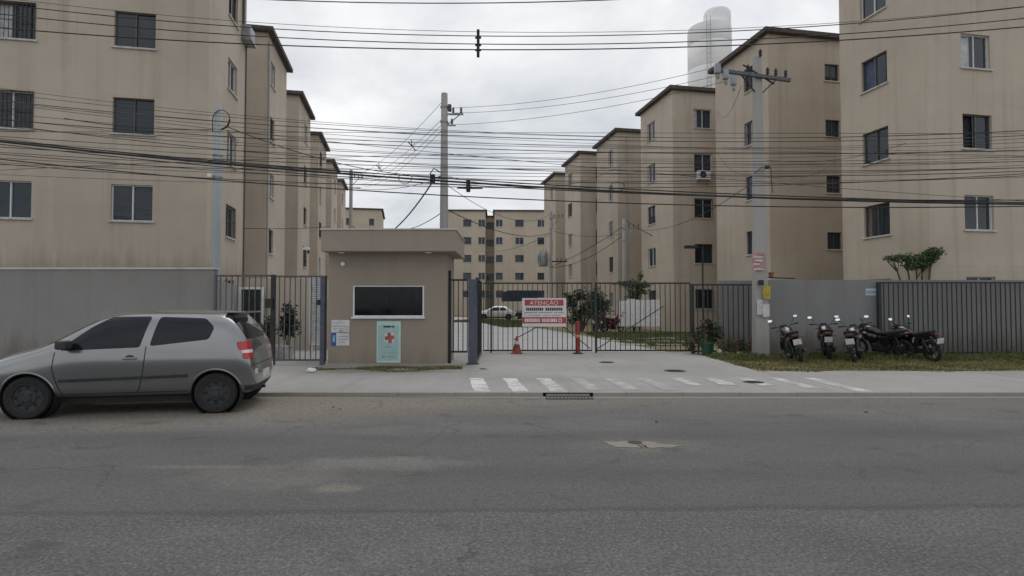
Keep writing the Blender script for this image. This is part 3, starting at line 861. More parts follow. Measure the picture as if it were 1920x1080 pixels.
m_ = MB(); m_.box(-ww / 2 - 0.03, ww / 2 + 0.03, -0.07, -0.002, -0.045, 0.0); m_.build('sill', 'white_alu', bwn)
m_ = MB(); m_.lathe([(0.001, -0.07), (0.045, -0.065), (0.06, -0.03), (0.055, -0.001)], 16, 'Y', (X(643, DB) - (bx0 + bx1) / 2, 0, Z(495, DB) - ZP)); m_.build('wall_lamp', 'white_paint', booth, True)
for px in (645, 806):
    m_ = MB(); m_.lathe([(0.09, roofb - 0.012), (0.085, roofb - 0.03), (0.001, roofb - 0.034)], 16, 'Z', (X(px, DB) - (bx0 + bx1) / 2, -0.25, 0)); m_.build('soffit_lamp', 'white_paint', booth, True)

def notice(name, label, px0, px1, py0, py1, d, mat, y_off=0.0):
    x0, x1 = X(px0, d), X(px1, d); z1, z0 = Z(py0, d), Z(py1, d)
    o = empty(name, ((x0 + x1) / 2, d - y_off, z0)); tag(o, label, 'sign')
    w, h = x1 - x0, z1 - z0
    m_ = MB(); m_.box(-w / 2, w / 2, -0.014, -0.004, 0, h); m_.build('board', mat, o)
    return o, w, h
def bars(o, name, mat, rects, y=-0.0165):
    m_ = MB()
    for (a, b, c, d) in rects: m_.box(a, b, y, y + 0.002, c, d)
    return m_.build(name, mat, o)
nb, w, h = notice('notice', 'white printed notice on the booth wall, above the blue one', 622, 656, 600, 623, DB, 'paper_white')
bars(nb, 'printed_lines', 'sign_grey', [(-w * .42, w * .3, h * .76, h * .80), (-w * .42, w * .42, h * .48, h * .52), (-w * .4, w * .2, h * .28, h * .31)])
bars(nb, 'printed_emblem', 'flower_orange', [(-w * .05, w * .12, h * .06, h * .15)])
nb, w, h = notice('notice', 'white notice with blue left panel on the booth wall', 622, 656, 624.5, 648, DB, 'paper_white')
bars(nb, 'blue_panel', 'sign_blue', [(-w * .5, -w * .22, 0.0, h)])
bars(nb, 'pale_panel', 'sign_pale_blue', [(-w * .42, -w * .28, h * .3, h * .82)], -0.0195)
bars(nb, 'printed_lines', 'sign_grey', [(-w * .14, w * .42, h * .7, h * .75), (-w * .14, w * .42, h * .48, h * .53), (-w * .1, w * .3, h * .26, h * .30)])
tb, w, h = notice('poster', 'pale turquoise panel with a red cross below the booth window', 707, 752, 602, 680, DB, 'sign_mint')
bars(tb, 'turquoise_field', 'sign_teal', [(-w * .44, w * .40, h * .05, h * .90)])
m_ = MB(); m_.lathe([(0.001, -0.021), (w * .24, -0.021), (w * .24, -0.018)], 24, 'Y', (w * .03, 0, h * .60)); m_.build('pale_disc', 'sign_halo', tb)
m_ = MB(); m_.m = Matrix.Translation((w * .04, 0, h * .60)) @ Matrix.Rotation(R(-8), 4, 'Y')
a_, b_ = w * .20, w * .075
m_.box(-a_, a_, -0.0245, -0.022, -b_, b_); m_.box(-b_, b_, -0.0245, -0.022, b_, a_ * 1.1); m_.box(-b_, b_, -0.0245, -0.022, -a_ * 1.1, -b_)
m_.build('red_cross', 'poster_cross', tb)
gl = []; xx = -w * .22
for k, gw in enumerate((.075, .05, .06, .06, .07, .02, .06, .05)):
    if k != 5: gl.append((xx, xx + w * gw * .85, h * (.835 if k % 2 else .85), h * .89))
    xx += w * gw
bars(tb, 'heading', 'sign_black', gl, -0.0195)
bars(tb, 'footer', 'sign_grey', [(-w * .27, -w * .16, h * .12, h * .175), (-w * .05, w * .25, h * .13, h * .155), (-w * .2, w * .22, h * .235, h * .245), (-w * .15, w * .2, h * .37, h * .385)], -0.0195)

blades('booth_grass', (bx0 - 0.1, X(915, 13.9), 13.25, 14.6, lambda x, y: abs(y - 13.95 - 0.12 * math.sin(x * 3)) < 0.36 + 0.16 * math.sin(x * 2.1 + 1) - (0.25 if x > -1.2 else 0)),
       4200, 'grass_dry', 0.012, 0.055, ZP, 'thin dry grass along the foot of the guard booth', clump=0.95, seed=9)

# ------------------------------------------------------------------ fences and gates
BARM = {}
def fence(name, label, cat, p0, p1, h, spacing, mat='steel_grey', posts=(), braces=(), group=None, z0=ZP, lift=0.07, mid=None, bar=0.011, frame=0.024, post_r=0.04, skip=None):
    p0 = Vector((*p0, z0)); p1 = Vector((*p1, z0)); v = p1 - p0; Lg = v.length
    o = empty(name, p0, math.atan2(v.y, v.x)); tag(o, label, cat, group)
    for z in [lift, h] + ([mid] if mid else []):
        m_ = MB(); m_.box(0, Lg, -frame, frame, z - frame, z + frame); m_.build('rail', mat, o)
    n = max(2, round(Lg / spacing)); key = (round(h, 3), lift, mat, bar)
    if key not in BARM:
        m_ = MB(); m_.box(-bar, bar, -bar, bar, lift + frame, h - frame); BARM[key] = m_.mesh('bar', mat)
    for i in range(n + 1):
        xx = min(max(Lg * i / n, bar), Lg - bar)
        link('bar', BARM[key], o, (xx, 0, 0))
    for (xx, ph, pr, pm) in posts:
        m_ = MB(); m_.bbox(xx - pr, xx + pr, -pr, pr, -0.02, ph, 0.008); m_.build('post', pm, o)
    for (a, b) in braces:
        m_ = MB(); m_.tube([(a[0], 0.035, a[1]), (b[0], 0.035, b[1])], 0.016, 6); m_.build('brace', mat, o)
    return o
DP = 14.85
hp = Z(517, DP) - ZP
fence('railing', 'grey bar railing left of the pedestrian gate, behind the parked car', 'railing', (X(402, DP), DP), (X(511, DP), DP), hp, 0.152,
      posts=[(0.03, hp + 0.03, 0.03, 'steel_grey')])
g1 = fence('pedestrian_gate', 'grey barred pedestrian gate beside the guard booth', 'gate', (X(514, DP), DP), (X(613, DP), DP), hp - 0.02, 0.14,
      posts=[(-0.02, hp + 0.03, 0.05, 'steel_dark'), (X(606, DP) - X(514, DP), hp - 0.03, 0.06, 'post_blue_grey')], lift=0.13)
m_ = MB(); m_.bbox(X(501, DP) - X(514, DP), X(515, DP) - X(514, DP), -0.14, -0.06, Z(577, DP) - ZP, Z(560, DP) - ZP, 0.01); m_.build('intercom_box', 'black_plastic', g1)
m_ = MB(); m_.bbox(X(596, DP) - X(514, DP), X(602, DP) - X(514, DP), -0.08, -0.03, Z(572, DP) - ZP, Z(562, DP) - ZP, 0.006); m_.build('lock', 'black_plastic', g1)
m_ = MB(); m_.bbox(X(511, DP) - X(514, DP), X(516, DP) - X(514, DP), -0.1, -0.052, Z(606, DP) - ZP, Z(597, DP) - ZP, 0.006); m_.build('handle', 'black_plastic', g1)
D2 = 15.1; DG = 18.7
hs = Z(525, D2) - ZP
fence('railing', 'short grey bar railing between the booth and the blue-grey post', 'railing', (X(842, D2), D2), (X(877, D2), D2), hs, 0.135, mat='steel_dark', posts=[(0.02, hs + 0.25, 0.035, 'steel_dark')], lift=0.32)
po = empty('gate_post', (X(886.5, D2), D2, ZP)); tag(po, 'thick blue-grey steel post at the left end of the vehicle gate', 'post')
m_ = MB(); m_.bbox(-0.115, 0.115, -0.09, 0.09, -0.02, hs + 0.02, 0.012); m_.build('column', 'post_blue_grey', po)
m_ = MB(); m_.bbox(-0.16, 0.16, -0.13, 0.13, -0.02, 0.02, 0.004); m_.build('base_plate', 'iron', po)
m_ = MB(); m_.bbox(0.118, 0.20, -0.06, 0.06, hs - 0.32, hs - 0.12, 0.01); m_.build('control_box', 'black_plastic', po)
hg = Z(531, DG) - ZP
fence('railing', 'grey railing running back from the blue-grey post to the gate leaf', 'railing', (X(890, D2) + 0.04, D2 + 0.12), (X(903, DG), DG - 0.06), hg, 0.3, mat='steel_dark')
gl_w = X(1110, DG) - X(906, DG)
fence('vehicle_gate', 'left leaf of the grey barred vehicle gate, carrying the warning sign', 'gate', (X(906, DG), DG), (X(1110, DG), DG), hg, 0.163, mat='steel_dark',
      posts=[(X(921, DG) - X(906, DG), hg, 0.026, 'steel_dark')], braces=[((gl_w * 0.28, 0.42), (gl_w * 0.56, 0.95)), ((gl_w * 0.70, 0.95), (gl_w * 0.985, 0.12))], group='leaves of the vehicle gate')
gr_w = X(1294, DG) - X(1116, DG)
fence('vehicle_gate', 'right leaf of the grey barred vehicle gate, with a diagonal brace', 'gate', (X(1116, DG), DG), (X(1294, DG), DG), hg, 0.163, mat='steel_dark',
      posts=[(0.02, hg + 0.02, 0.035, 'steel_dark')], braces=[((0.06, 0.12), (gr_w * 0.72, 1.5))], group='leaves of the vehicle gate')
DF = 18.45
hf = Z(534, DF) - ZP
fence('railing', 'grey bar railing over the flower bed right of the gate', 'railing', (X(1298, DF), DF), (X(1413, DF), DF), hf, 0.16, mat='steel_dark',
      posts=[(0.0, hf + 0.03, 0.05, 'steel_dark')])
DW = 18.05
hf2 = Z(530, DW - 0.15) - ZP
fence('railing', 'grey bar railing in front of the wall at the right picture edge', 'railing', (X(1648, DW - 0.15), DW - 0.15), (X(2150, DW - 0.15), DW - 0.15), hf2, 0.15, mat='steel_dark',
      posts=[(0.0, hf2 + 0.02, 0.05, 'steel_dark')])

def wall(name, label, pts, h, th, mat, cap=None, z0=ZP - 0.03):
    o = empty(name, (*pts[0], z0)); tag(o, label, 'wall')
    p0 = Vector(pts[0])
    m_ = MB(); c_ = MB()
    for a, b in zip(pts[:-1], pts[1:]):
        a = Vector(a) - p0; b = Vector(b) - p0; d = (b - a).normalized(); n = Vector((-d.y, d.x)) * th
        q = [a, b, b + n, a + n]
        m_.prism([tuple(v) for v in q], 'Z', 0, h)
        if cap:
            e_ = 0.03; n2 = Vector((-d.y, d.x))
            q = [a - d * e_ - n2 * e_, b + d * e_ - n2 * e_, b + d * e_ + n2 * (th + e_), a - d * e_ + n2 * (th + e_)]
            c_.prism([tuple(v) for v in q], 'Z', h + 0.001, h + cap)
    m_.build('body', mat, o)
    if cap: c_.build('coping', 'pale_cap', o)
    return o
DL = 14.95
wall('boundary_wall', 'grey rendered boundary wall with pale coping behind the parked car', [(X(-420, DL), DL), (X(401, DL), DL)], Z(505, DL) - ZP + 0.03, 0.18, 'grey_render', 0.045)
wall('side_wall', 'grey side wall running back behind the left railing', [(X(401, DL) - 0.1, DL + 0.2), (X(452, 20.5) - 0.1, 20.5)], Z(520, DL) - ZP, 0.16, 'grey_render')
wall('front_wall', 'grey rendered front wall behind the motorcycles', [(X(1347, 18.75), DW + 0.7), (X(1347, 18.75) + 0.02, DW + 0.68), (X(1437, DW), DW + 0.55)], Z(526, 18.6) - ZP + 0.03, 0.15, 'grey_wall_right')
wall('front_wall', 'long grey block wall right of the concrete pole, behind the motorcycles', [(X(1437, DW), DW), (X(2200, DW), DW)], Z(525, DW) - ZP + 0.03, 0.18, 'grey_wall_right')

# ------------------------------------------------------------------ warning sign on the gate
DSG = DG - 0.045
ws, w, h = notice('warning_sign', 'white and red ATENÇÃO warning board hung on the gate', 979, 1061.5, 559, 612.5, DSG, 'sign_white')
bars(ws, 'red_header', 'sign_red', [(-w * .44, w * .44, h * .735, h * .945)])
tm = text_mesh('ATENÇÃO', h * .19, ext=0.0012); tm.materials.append(MATS['sign_white'])
tx = link('heading', tm, ws, (0, -0.0195, h * .772), (R(90), 0, 0)); tx.scale = (1.12, 1, 1)
gl = []; xx = -w * .41; k = 0
while xx < w * .40:
    gw = w * rng.uniform(.035, .052)
    if not (-w * .0 < xx + gw / 2 < w * .05): gl.append((xx, xx + gw * .78, h * .56, h * .665))
    xx += gw
bars(ws, 'printed_words', 'sign_black', gl)
bars(ws, 'printed_lines', 'sign_grey', [(-w * .45, -w * .16, h * .475, h * .505), (-w * .13, w * .19, h * .475, h * .505), (w * .22, w * .45, h * .475, h * .505),
                                       (-w * .34, -w * .08, h * .385, h * .41), (-w * .03, w * .14, h * .385, h * .41), (w * .17, w * .37, h * .385, h * .41)])
bars(ws, 'red_band', 'sign_red', [(-w * .497, w * .497, h * .115, h * .335)])
gl = []
for (a, b) in ((-.44, -.09), (-.05, .11), (.14, .26)):
    xx = a * w
    while xx < b * w:
        gw = w * rng.uniform(.03, .045); gl.append((xx, xx + gw * .75, h * .165, h * .285)); xx += gw
bars(ws, 'band_words', 'sign_white', gl, -0.0195)
m_ = MB(); m_.lathe([(w * .045, -0.0195), (w * .045, -0.0175), (w * .028, -0.0175), (w * .028, -0.0195)], 20, 'Y', (w * .36, 0, h * .225), closed=True); m_.build('round_symbol', 'sign_white', ws)

# ------------------------------------------------------------------ road furniture
dr = empty('storm_drain', (X(1065, 10.1), YK, 0)); tag(dr, 'dark storm drain inlet in the kerb in front of the driveway', 'drain')
m_ = MB(); m_.box(-0.44, 0.44, 0.0, 0.15, ZP - 0.015, ZP + 0.006); m_.box(-0.44, -0.38, 0.0, 0.15, -0.02, ZP - 0.016); m_.box(0.38, 0.44, 0.0, 0.15, -0.02, ZP - 0.016); m_.build('lintel', 'iron', dr)
m_ = MB(); m_.box(-0.38, 0.38, 0.1, 0.14, -0.02, ZP - 0.016); m_.build('opening', 'interior_dark', dr)
m_ = MB(); m_.box(-0.40, 0.40, -0.34, -0.33, 0.004, 0.016); m_.box(-0.40, 0.40, -0.05, -0.04, 0.004, 0.016)
for k in range(14): m_.box(-0.40 + k * 0.06, -0.376 + k * 0.06, -0.33, -0.05, 0.004, 0.014)
m_.build('grate', 'iron', dr)
for i, (px, py, wpx, lab) in enumerate(((1137, 679, 26, 'small iron cover on the driveway nearest the gate'), (1264, 695, 36, 'iron cover in the middle of the driveway apron'), (1411, 716, 34, 'iron cover between the painted stripes at the right'))):
    d = (EYE - ZP) * F / (py - 572); r_ = wpx / 2 / F * d
    o = empty('access_cover', (X(px, d), d, ZP)); tag(o, lab, 'manhole cover', 'iron access covers')
    m_ = MB(); m_.lathe([(r_ * 1.1, 0.001), (r_ * 1.1, 0.006), (r_, 0.006), (r_, 0.001)], 24); m_.build('ring', 'iron', o)
    m_ = MB(); m_.lathe([(r_ * 0.98, 0.001), (r_ * 0.98, 0.008), (0.001, 0.008)], 24)
    for k in range(-3, 4): m_.box(-r_ * .7, r_ * .7, k * r_ * .22 - 0.008, k * r_ * .22 + 0.008, 0.008, 0.011)
    m_.build('lid', 'iron', o)
fade = [0.60, 0.54, 0.34, 0.02, 0.08, 0.02, 0.20, 0.28, 0.32, 0.26, 0.30]
ya, yb = (EYE - ZP) * F / (735.5 - 572), (EYE - ZP) * F / (708.5 - 572)
for i in range(11):
    cx = X(893, yb) + i * 0.70
    y1 = yb if i < 6 else yb + 0.05; y0 = ya if i < 3 or i > 9 else ya + (0.25 if i < 6 else 0.9 if i < 9 else 0.5)
    m_ = MB(); n = 10; vs = []
    for k in range(n + 1):
        y = y0 + (y1 - y0) * k / n; sh = (yb - y) / (yb - ya) * (0.24 - 0.018 * i)
        vs += [(cx + sh - 0.145 + rng.uniform(-.014, .014), y, 0), (cx + sh + 0.145 + rng.uniform(-.014, .014), y, 0)]
    m_.add(vs, [(2 * k, 2 * k + 1, 2 * k + 3, 2 * k + 2) for k in range(n)])
    o = m_.build('painted_stripe', 'worn_white_paint', None, False, (0, 0, ZP + 0.004))
    o.color = (fade[i], fade[i], fade[i], 1)
    struct(o)
# light concrete repair with a broken cover in the road
dpc = EYE * F / (832 - 572)
m_ = MB(); pts = []
base_ = [(-0.42, 0.13), (-0.36, -0.02), (-0.30, -0.14), (0.05, -0.16), (0.30, -0.13), (0.44, -0.08), (0.40, -0.02), (0.22, 0.04), (0.17, 0.13), (-0.10, 0.15)]
for k, p in enumerate(base_):
    q = base_[(k + 1) % len(base_)]
    for j in range(4):
        pts.append((p[0] + (q[0] - p[0]) * j / 4 + rng.uniform(-.03, .03), p[1] + (q[1] - p[1]) * j / 4 + rng.uniform(-.022, .022)))
m_.prism(pts, 'Z', 0.001, 0.006)
pc = empty('concrete_patch', (X(1200, dpc), dpc, 0)); tag(pc, 'pale concrete patch round a small cover in the road', 'road patch')
m_.build('concrete', 'patch_concrete', pc)
m_ = MB(); m_.lathe([(0.085, 0.006), (0.085, 0.0085), (0.001, 0.0085)], 20, 'Z', (-0.05, 0.09, 0)); m_.build('cover', 'iron', pc)
m_ = MB()
for (a, b) in (((-0.04, -0.02), (-0.02, -0.15)), ((0.0, -0.01), (0.02, -0.13)), ((0.035, -0.03), (0.03, -0.15))): m_.tube([(a[0], a[1], 0.0075), (b[0], b[1], 0.0075)], 0.006, 5)
m_.build('crack', 'iron', pc)
for i in range(5):
    m_ = MB(); s = rng.uniform(0.010, 0.018)
    px, py = [(640, 766), (627, 763), (1229, 790), (1620, 772), (700, 752), (585, 758), (1160, 872), (820, 930), (1480, 905)][i]
    d = EYE * F / (py - 572)
    m_.ell((0, 0, s * 0.4), (s * 1.5, s, s * 0.6), 7, 5)
    tag(m_.build('pebble', 'iron', None, False, (X(px, d), d, 0), (0, 0, rng.uniform(0, 3))), 'small dark pebble lying on the road', 'pebble', 'pebbles on the road')

# ------------------------------------------------------------------ poles
def taper_pole(parent, name, h, a0, a1, mat, square=False):
    m_ = MB()
    if square:
        vs = []; 
        for z, a in ((-0.1, a0), (h, a1)): vs += [(-a[0], -a[1], z), (a[0], -a[1], z), (a[0], a[1], z), (-a[0], a[1], z)]
        m_.add(vs, [(0, 1, 2, 3), (4, 5, 6, 7), (0, 1, 5, 4), (1, 2, 6, 5), (2, 3, 7, 6), (3, 0, 4, 7)])
        return m_.build(name, mat, parent)
    m_.lathe([(a0, -0.1), (a0 + (a1 - a0) * .5, h / 2), (a1, h - 0.02), (a1 * .9, h), (0.001, h)], 20)
    return m_.build(name, mat, parent, True)
def insulator_mesh():
    m_ = MB(); pr = [(0.012, 0)]
    for k in range(4): pr += [(0.02, 0.03 + k * .05), (0.055, 0.035 + k * .05), (0.05, 0.05 + k * .05), (0.02, 0.055 + k * .05)]
    pr += [(0.02, 0.25), (0.001, 0.26)]
    m_.lathe(pr, 10); return m_.mesh('insulator', 'insulator', True)
INS = insulator_mesh()
mat_plain('insulator_dark', (0.04, 0.042, 0.05), 0.4, var=0.1)
def insulator_dark():
    me = INS.copy(); me.materials.clear(); me.materials.append(MATS['insulator_dark']); return me
INSD = insulator_dark()

DC = 22.5
hc = Z(175, DC)
cp = empty('utility_pole', (X(832, DC), DC, 0)); tag(cp, 'tall grey concrete utility pole rising behind the guard booth', 'utility pole')
taper_pole(cp, 'shaft', hc, 0.20, 0.125, 'pole_concrete')
m_ = MB()
for z in (hc - 0.55, hc - 1.15): m_.lathe([(0.15, z - 0.03), (0.16, z - 0.03), (0.16, z + 0.03), (0.15, z + 0.03)], 16, closed=True)
m_.box(0.1, 0.75, -0.05, 0.05, hc - 0.86, hc - 0.80); m_.box(0.1, 0.45, -0.04, 0.04, hc - 1.30, hc - 1.25)
m_.tube([(0.12, 0, hc - 1.25), (0.6, 0, hc - 0.86)], 0.02, 6)
m_.build('bracket', 'galvanised', cp)
for (xx, zz, rx) in ((0.35, hc - 0.80, 0), (0.66, hc - 0.80, 0), (0.3, hc - 1.25, 0)): link('insulator', INSD, cp, (xx, 0, zz), (rx, 0, 0))
m_ = MB(); m_.bbox(0.14, 0.28, -0.08, 0.08, hc - 0.72, hc - 0.45, 0.02); m_.build('cutout', 'insulator_dark', cp)
m_ = MB(); zc = Z(328, DC); m_.tube([(-0.15, 0, zc + .1), (-0.4, -0.05, zc + .25), (-0.55, 0, zc + .05), (-0.42, 0, zc - .25), (-0.3, 0.03, zc - 0.1), (-0.15, 0, zc - .05)], 0.025, 6)
m_.bbox(-0.55, -0.36, -0.08, 0.08, zc - .32, zc + .02, 0.02); m_.build('splice_box', 'cable_black', cp)

DLP = 16.6
hl = Z(200, DLP)
lp = empty('service_pole', (X(404, DLP), DLP, 0)); tag(lp, 'pale blue-grey service pole in front of the nearest left block', 'utility pole')
taper_pole(lp, 'shaft', hl, 0.15, 0.095, 'pole_blue_grey')
m_ = MB(); zt = hl - 0.42
arc = [(-0.10, -0.1, zt - 0.35)] + [(-0.10 + 0.25 * (1 - math.cos(a)), -0.12, zt + 0.28 * math.sin(a)) for a in np.linspace(0, math.pi, 9)]
m_.tube(arc, 0.012, 6); m_.tube([(0.4, -0.12, zt), (0.32, -0.1, zt - 0.2), (0.1, 0, zt - 0.25)], 0.025, 6); m_.build('cable_loop', 'cable_black', lp)
m_ = MB()
for z in (Z(292, DLP), Z(300, DLP), Z(332, DLP)): m_.lathe([(0.125, z - 0.02), (0.14, z - 0.02), (0.14, z + 0.02), (0.125, z + 0.02)], 14, closed=True)
m_.build('band', 'galvanised', lp)
m_ = MB(); m_.bbox(-0.2, -0.08, -0.2, -0.08, Z(335, DLP), Z(328, DLP), 0.02); m_.build('clamp', 'sign_white', lp)

DRP = 17.55
hr = Z(112, DRP)
rp = empty('utility_pole', (X(1425, DRP), DRP, ZP)); tag(rp, 'stout pale concrete utility pole with posters beside the grey wall', 'utility pole')
taper_pole(rp, 'shaft', hr, (0.205, 0.16), (0.10, 0.09), 'pole_concrete', True)
za = Z(150, DRP)
m_ = MB(); m_.m = Matrix.Translation((0, -0.16, za)) @ Matrix.Rotation(R(8), 4, 'Y')
m_.box(-1.35, 0.95, -0.05, 0.05, -0.05, 0.05); m_.build('crossarm', 'steel_grey', rp)
m_ = MB(); m_.m = Matrix.Translation((0, -0.16, za)); m_.tube([(-0.55, 0.06, 0.08), (0.0, 0.1, -0.6)], 0.02, 6); m_.tube([(0.55, 0.06, -0.08), (0, 0.1, -0.6)], 0.02, 6)
m_.tube([(-0.5, 0, 0.35), (0.45, 0, -0.25)], 0.025, 6); m_.build('stay', 'steel_dark', rp)
for k in range(3):
    xx = -1.28 + k * 0.24; zz = za + 0.06 - k * 0.18
    m_ = MB(); m_.bbox(xx - 0.10, xx + 0.07, -0.28, -0.12, zz, zz + 0.3, 0.03); m_.lathe([(0.03, zz - 0.16), (0.055, zz - 0.1), (0.03, zz - 0.04), (0.05, zz - 0.02), (0.03, zz)], 10, 'Z', (xx, -0.2, 0))
    m_.build('fuse_cutout', 'insulator', rp, True)
for xx in (-0.35, 0.25, 0.5, 0.8): link('insulator', INSD, rp, (xx, -0.16, za + 0.06 - xx * 0.14))
link('insulator', INSD, rp, (0.06, -0.1, hr - 0.02))
zl = Z(322, DRP) - ZP
m_ = MB(); m_.tube([(-0.2, -0.18, zl - 0.1), (0.0, -0.2, zl + 0.08), (0.3, -0.18, zl + 0.08), (0.34, -0.18, zl - 0.7)], 0.012, 6); m_.bbox(0.12, 0.24, -0.26, -0.16, zl + 0.04, zl + 0.14, 0.02); m_.build('service_clamp', 'cable_black', rp)
def on_pole(name, label, px0, px1, py0, py1, mat, yo, rz=0.0):
    x0, x1 = X(px0, DRP), X(px1, DRP); z1, z0 = Z(py0, DRP), Z(py1, DRP); w, h = x1 - x0, z1 - z0
    o = empty(name, ((x0 + x1) / 2, DRP - yo, z0), 0, (0, rz, 0)); tag(o, label, 'poster')
    m_ = MB(); n = 5; vs = []
    for i in range(n + 1):
        for j in range(2):
            vs.append((-w / 2 + w * i / n, -0.012 * math.sin(i / n * math.pi), h * j))
    m_.add(vs, [(2 * i, 2 * i + 2, 2 * i + 3, 2 * i + 1) for i in range(n)])
    m_.add([(v[0], v[1] + 0.003, v[2]) for v in vs], [(2 * i, 2 * i + 1, 2 * i + 3, 2 * i + 2) for i in range(n)])
    m_.build('sheet', mat, o)
    return o, w, h
o, w, h = on_pole('poster', 'faded red and white poster high on the concrete pole', 1406, 1428, 476, 507, 'poster_red', 0.225)
bars(o, 'printed_words', 'paper_white', [(-w * .4, w * .4, h * .72, h * .8), (-w * .35, w * .35, h * .5, h * .62), (-w * .4, w * .1, h * .3, h * .4), (-w * .45, w * .45, 0.0, h * .08)], -0.02)
on_pole('poster', 'yellow sheet pasted on the concrete pole', 1424, 1438, 536, 560, 'paper_yellow', 0.22, 0.05)
on_pole('poster', 'white sheet pasted on the concrete pole below the yellow one', 1424, 1437, 570, 594, 'paper_white', 0.22, -0.03)
on_pole('poster', 'torn grey-white sheet at the left edge of the concrete pole', 1413, 1423, 562, 590, 'curtain_white', 0.22, 0.02)
cam_ = empty('meter_lamp', (X(1420, DRP), DRP - 0.2, Z(532, DRP))); tag(cam_, 'small dark box clamped to the concrete pole at railing height', 'lamp')
m_ = MB(); m_.bbox(-0.06, 0.07, -0.12, 0, -0.05, 0.10, 0.015); m_.build('housing', 'black_plastic', cam_)
m_ = MB(); m_.box(-0.02, 0.02, 0.0, 0.05, -0.02, 0.04); m_.build('clamp', 'galvanised', cam_)
for px, lab in ((1437, 'dark red terracotta pot on top of the grey wall beside the pole'), (1449, 'second terracotta pot on top of the grey wall, farther from the pole')):
    o = empty('plant_pot', (X(px, DW), DW + 0.09, Z(521, DW))); tag(o, lab, 'pot', 'pots on the wall')
    m_ = MB(); m_.lathe([(0.001, 0.0), (0.05, 0.0), (0.075, 0.15), (0.085, 0.15), (0.085, 0.18), (0.07, 0.18), (0.065, 0.12), (0.001, 0.12)], 14); m_.build('pot', 'terracotta', o, True)
    m_ = MB(); m_.ell((0, 0, 0.12), (0.06, 0.06, 0.02), 8, 4); m_.build('soil', 'bark', o)
m_ = MB(); m_.tube([(X(1432, DW), DW + 0.03, Z(519, DW)), (X(1460, DW), DW + 0.03, Z(521, DW)), (X(1492, DW), DW + 0.03, Z(522, DW))], 0.02, 6)
tag(m_.build('cable', 'cable_black'), 'dark cable lying on top of the grey wall', 'cable')
o, w, h = notice('notice', 'small white and blue notice at the right end of the grey wall', 1623, 1646, 541, 554, DW, 'paper_white')
bars(o, 'blue_panel', 'sign_pale_blue', [(-w * .45, w * .45, h * .3, h * .7)])

# poles inside the estate
def small_pole(label, px, d, ytop, r0=0.13, xform=False, mat='pole_concrete'):
    h = Z(ytop, d)
    o = empty('utility_pole', (X(px, d), d, 0)); tag(o, label, 'utility pole', 'poles inside the estate')
    taper_pole(o, 'shaft', h, r0, r0 * 0.75, mat)
    m_ = MB(); m_.box(-0.15, 1.0, -0.16, -0.08, h - 0.65, h - 0.57); m_.box(-0.15, 0.8, -0.15, -0.09, h - 1.5, h - 1.43); m_.tube([(0.08, -0.12, h - 1.3), (0.7, -0.12, h - 0.65)], 0.025, 6); m_.build('crossarm', 'galvanised', o)
    for xx in (0.3, 0.62, 0.92): link('insulator', INSD, o, (xx, -0.12, h - 0.57), None)
    if xform:
        m_ = MB(); m_.lathe([(0.001, 0), (0.36, 0), (0.38, 0.05), (0.38, 0.95), (0.34, 1.05), (0.001, 1.08)], 18, 'Z', (-0.62, -0.1, h - 4.4))
        m_.box(-1.0, 0.2, -0.2, 0.0, h - 4.5, h - 4.4)
        for k in range(8): 
            a = math.tau * k / 8; m_.box(-0.62 + 0.42 * math.cos(a) - .02, -0.62 + 0.42 * math.cos(a) + .02, -0.1 + 0.42 * math.sin(a) - .04, -0.1 + 0.42 * math.sin(a) + .04, h - 4.2, h - 3.6)
        m_.build('transformer', 'galvanised', o, True)
        for xx in (-0.85, -0.62, -0.4): link('insulator', INS, o, (xx, -0.1, h - 3.35))
        m_ = MB(); m_.box(0.1, 1.3, -0.15, -0.08, h - 4.15, h - 4.05); m_.build('lower_arm', 'steel_dark', o)
        for xx in (0.5, 0.8, 1.2): link('insulator', INSD, o, (xx, -0.12, h - 4.05))
    return o
small_pole('small grey concrete pole behind the guard booth roof, left of the tall one', 656.5, 46.0, 319, 0.17)
small_pole('concrete pole carrying a transformer down the driveway', 1033, 46.0, 395, 0.14, True)
small_pole('pale concrete pole in front of the right row, with cables fanning out', 1171, 38.5, 411, 0.17)
dlm = 30.0
o = empty('lamp_post', (X(1318, dlm), dlm, 0)); tag(o, 'thin dark lamp post in front of the right row, its arm pointing left', 'lamp post')
m_ = MB(); m_.tube([(0, 0, 0), (0, 0, Z(464, dlm)), (-0.25, 0, Z(463, dlm))], 0.045, 8); m_.build('pole', 'steel_dark', o, True)
m_ = MB(); m_.bbox(-0.95, -0.25, -0.11, 0.11, Z(466, dlm), Z(460, dlm), 0.03); m_.build('lamp_head', 'steel_dark', o)

# ------------------------------------------------------------------ overhead cables
def tube_obj(name, pts, r, mat, label, group, n=5):
    c = sum((Vector(p) for p in pts), Vector()) / len(pts)
    m_ = MB(); m_.tube([Vector(p) - c for p in pts], r, n)
    return tag(m_.build(name, mat, None, True, c), label, 'cable', group)
def street_wire(d, px, r, mat, label, group, tilt=0.0, deg=2, span=1.35):
    """cable strung along the street at distance d, following a parabola through the given spots"""
    pts = [P(a, b, d) for a, b in px]
    co = np.polyfit([p.x for p in pts], [p.z for p in pts], deg)
    xs = np.linspace(-d * span, d * span, 44)
    return tube_obj('overhead_cable', [(x, d + tilt * x, float(np.polyval(co, x))) for x in xs], r, mat, label, group)
GT = 'high cables across the top'
street_wire(11.5, [(515, 0), (700, 4.5), (960, 5.5), (1130, 0)], 0.011, 'cable_black', 'topmost cable touching the upper picture edge', GT)
street_wire(11.3, [(240, 23), (457, 39), (885, 60), (1080, 61), (1400, 52)], 0.005, 'cable_grey', 'thin faint cable just above the three spacer cables', GT)
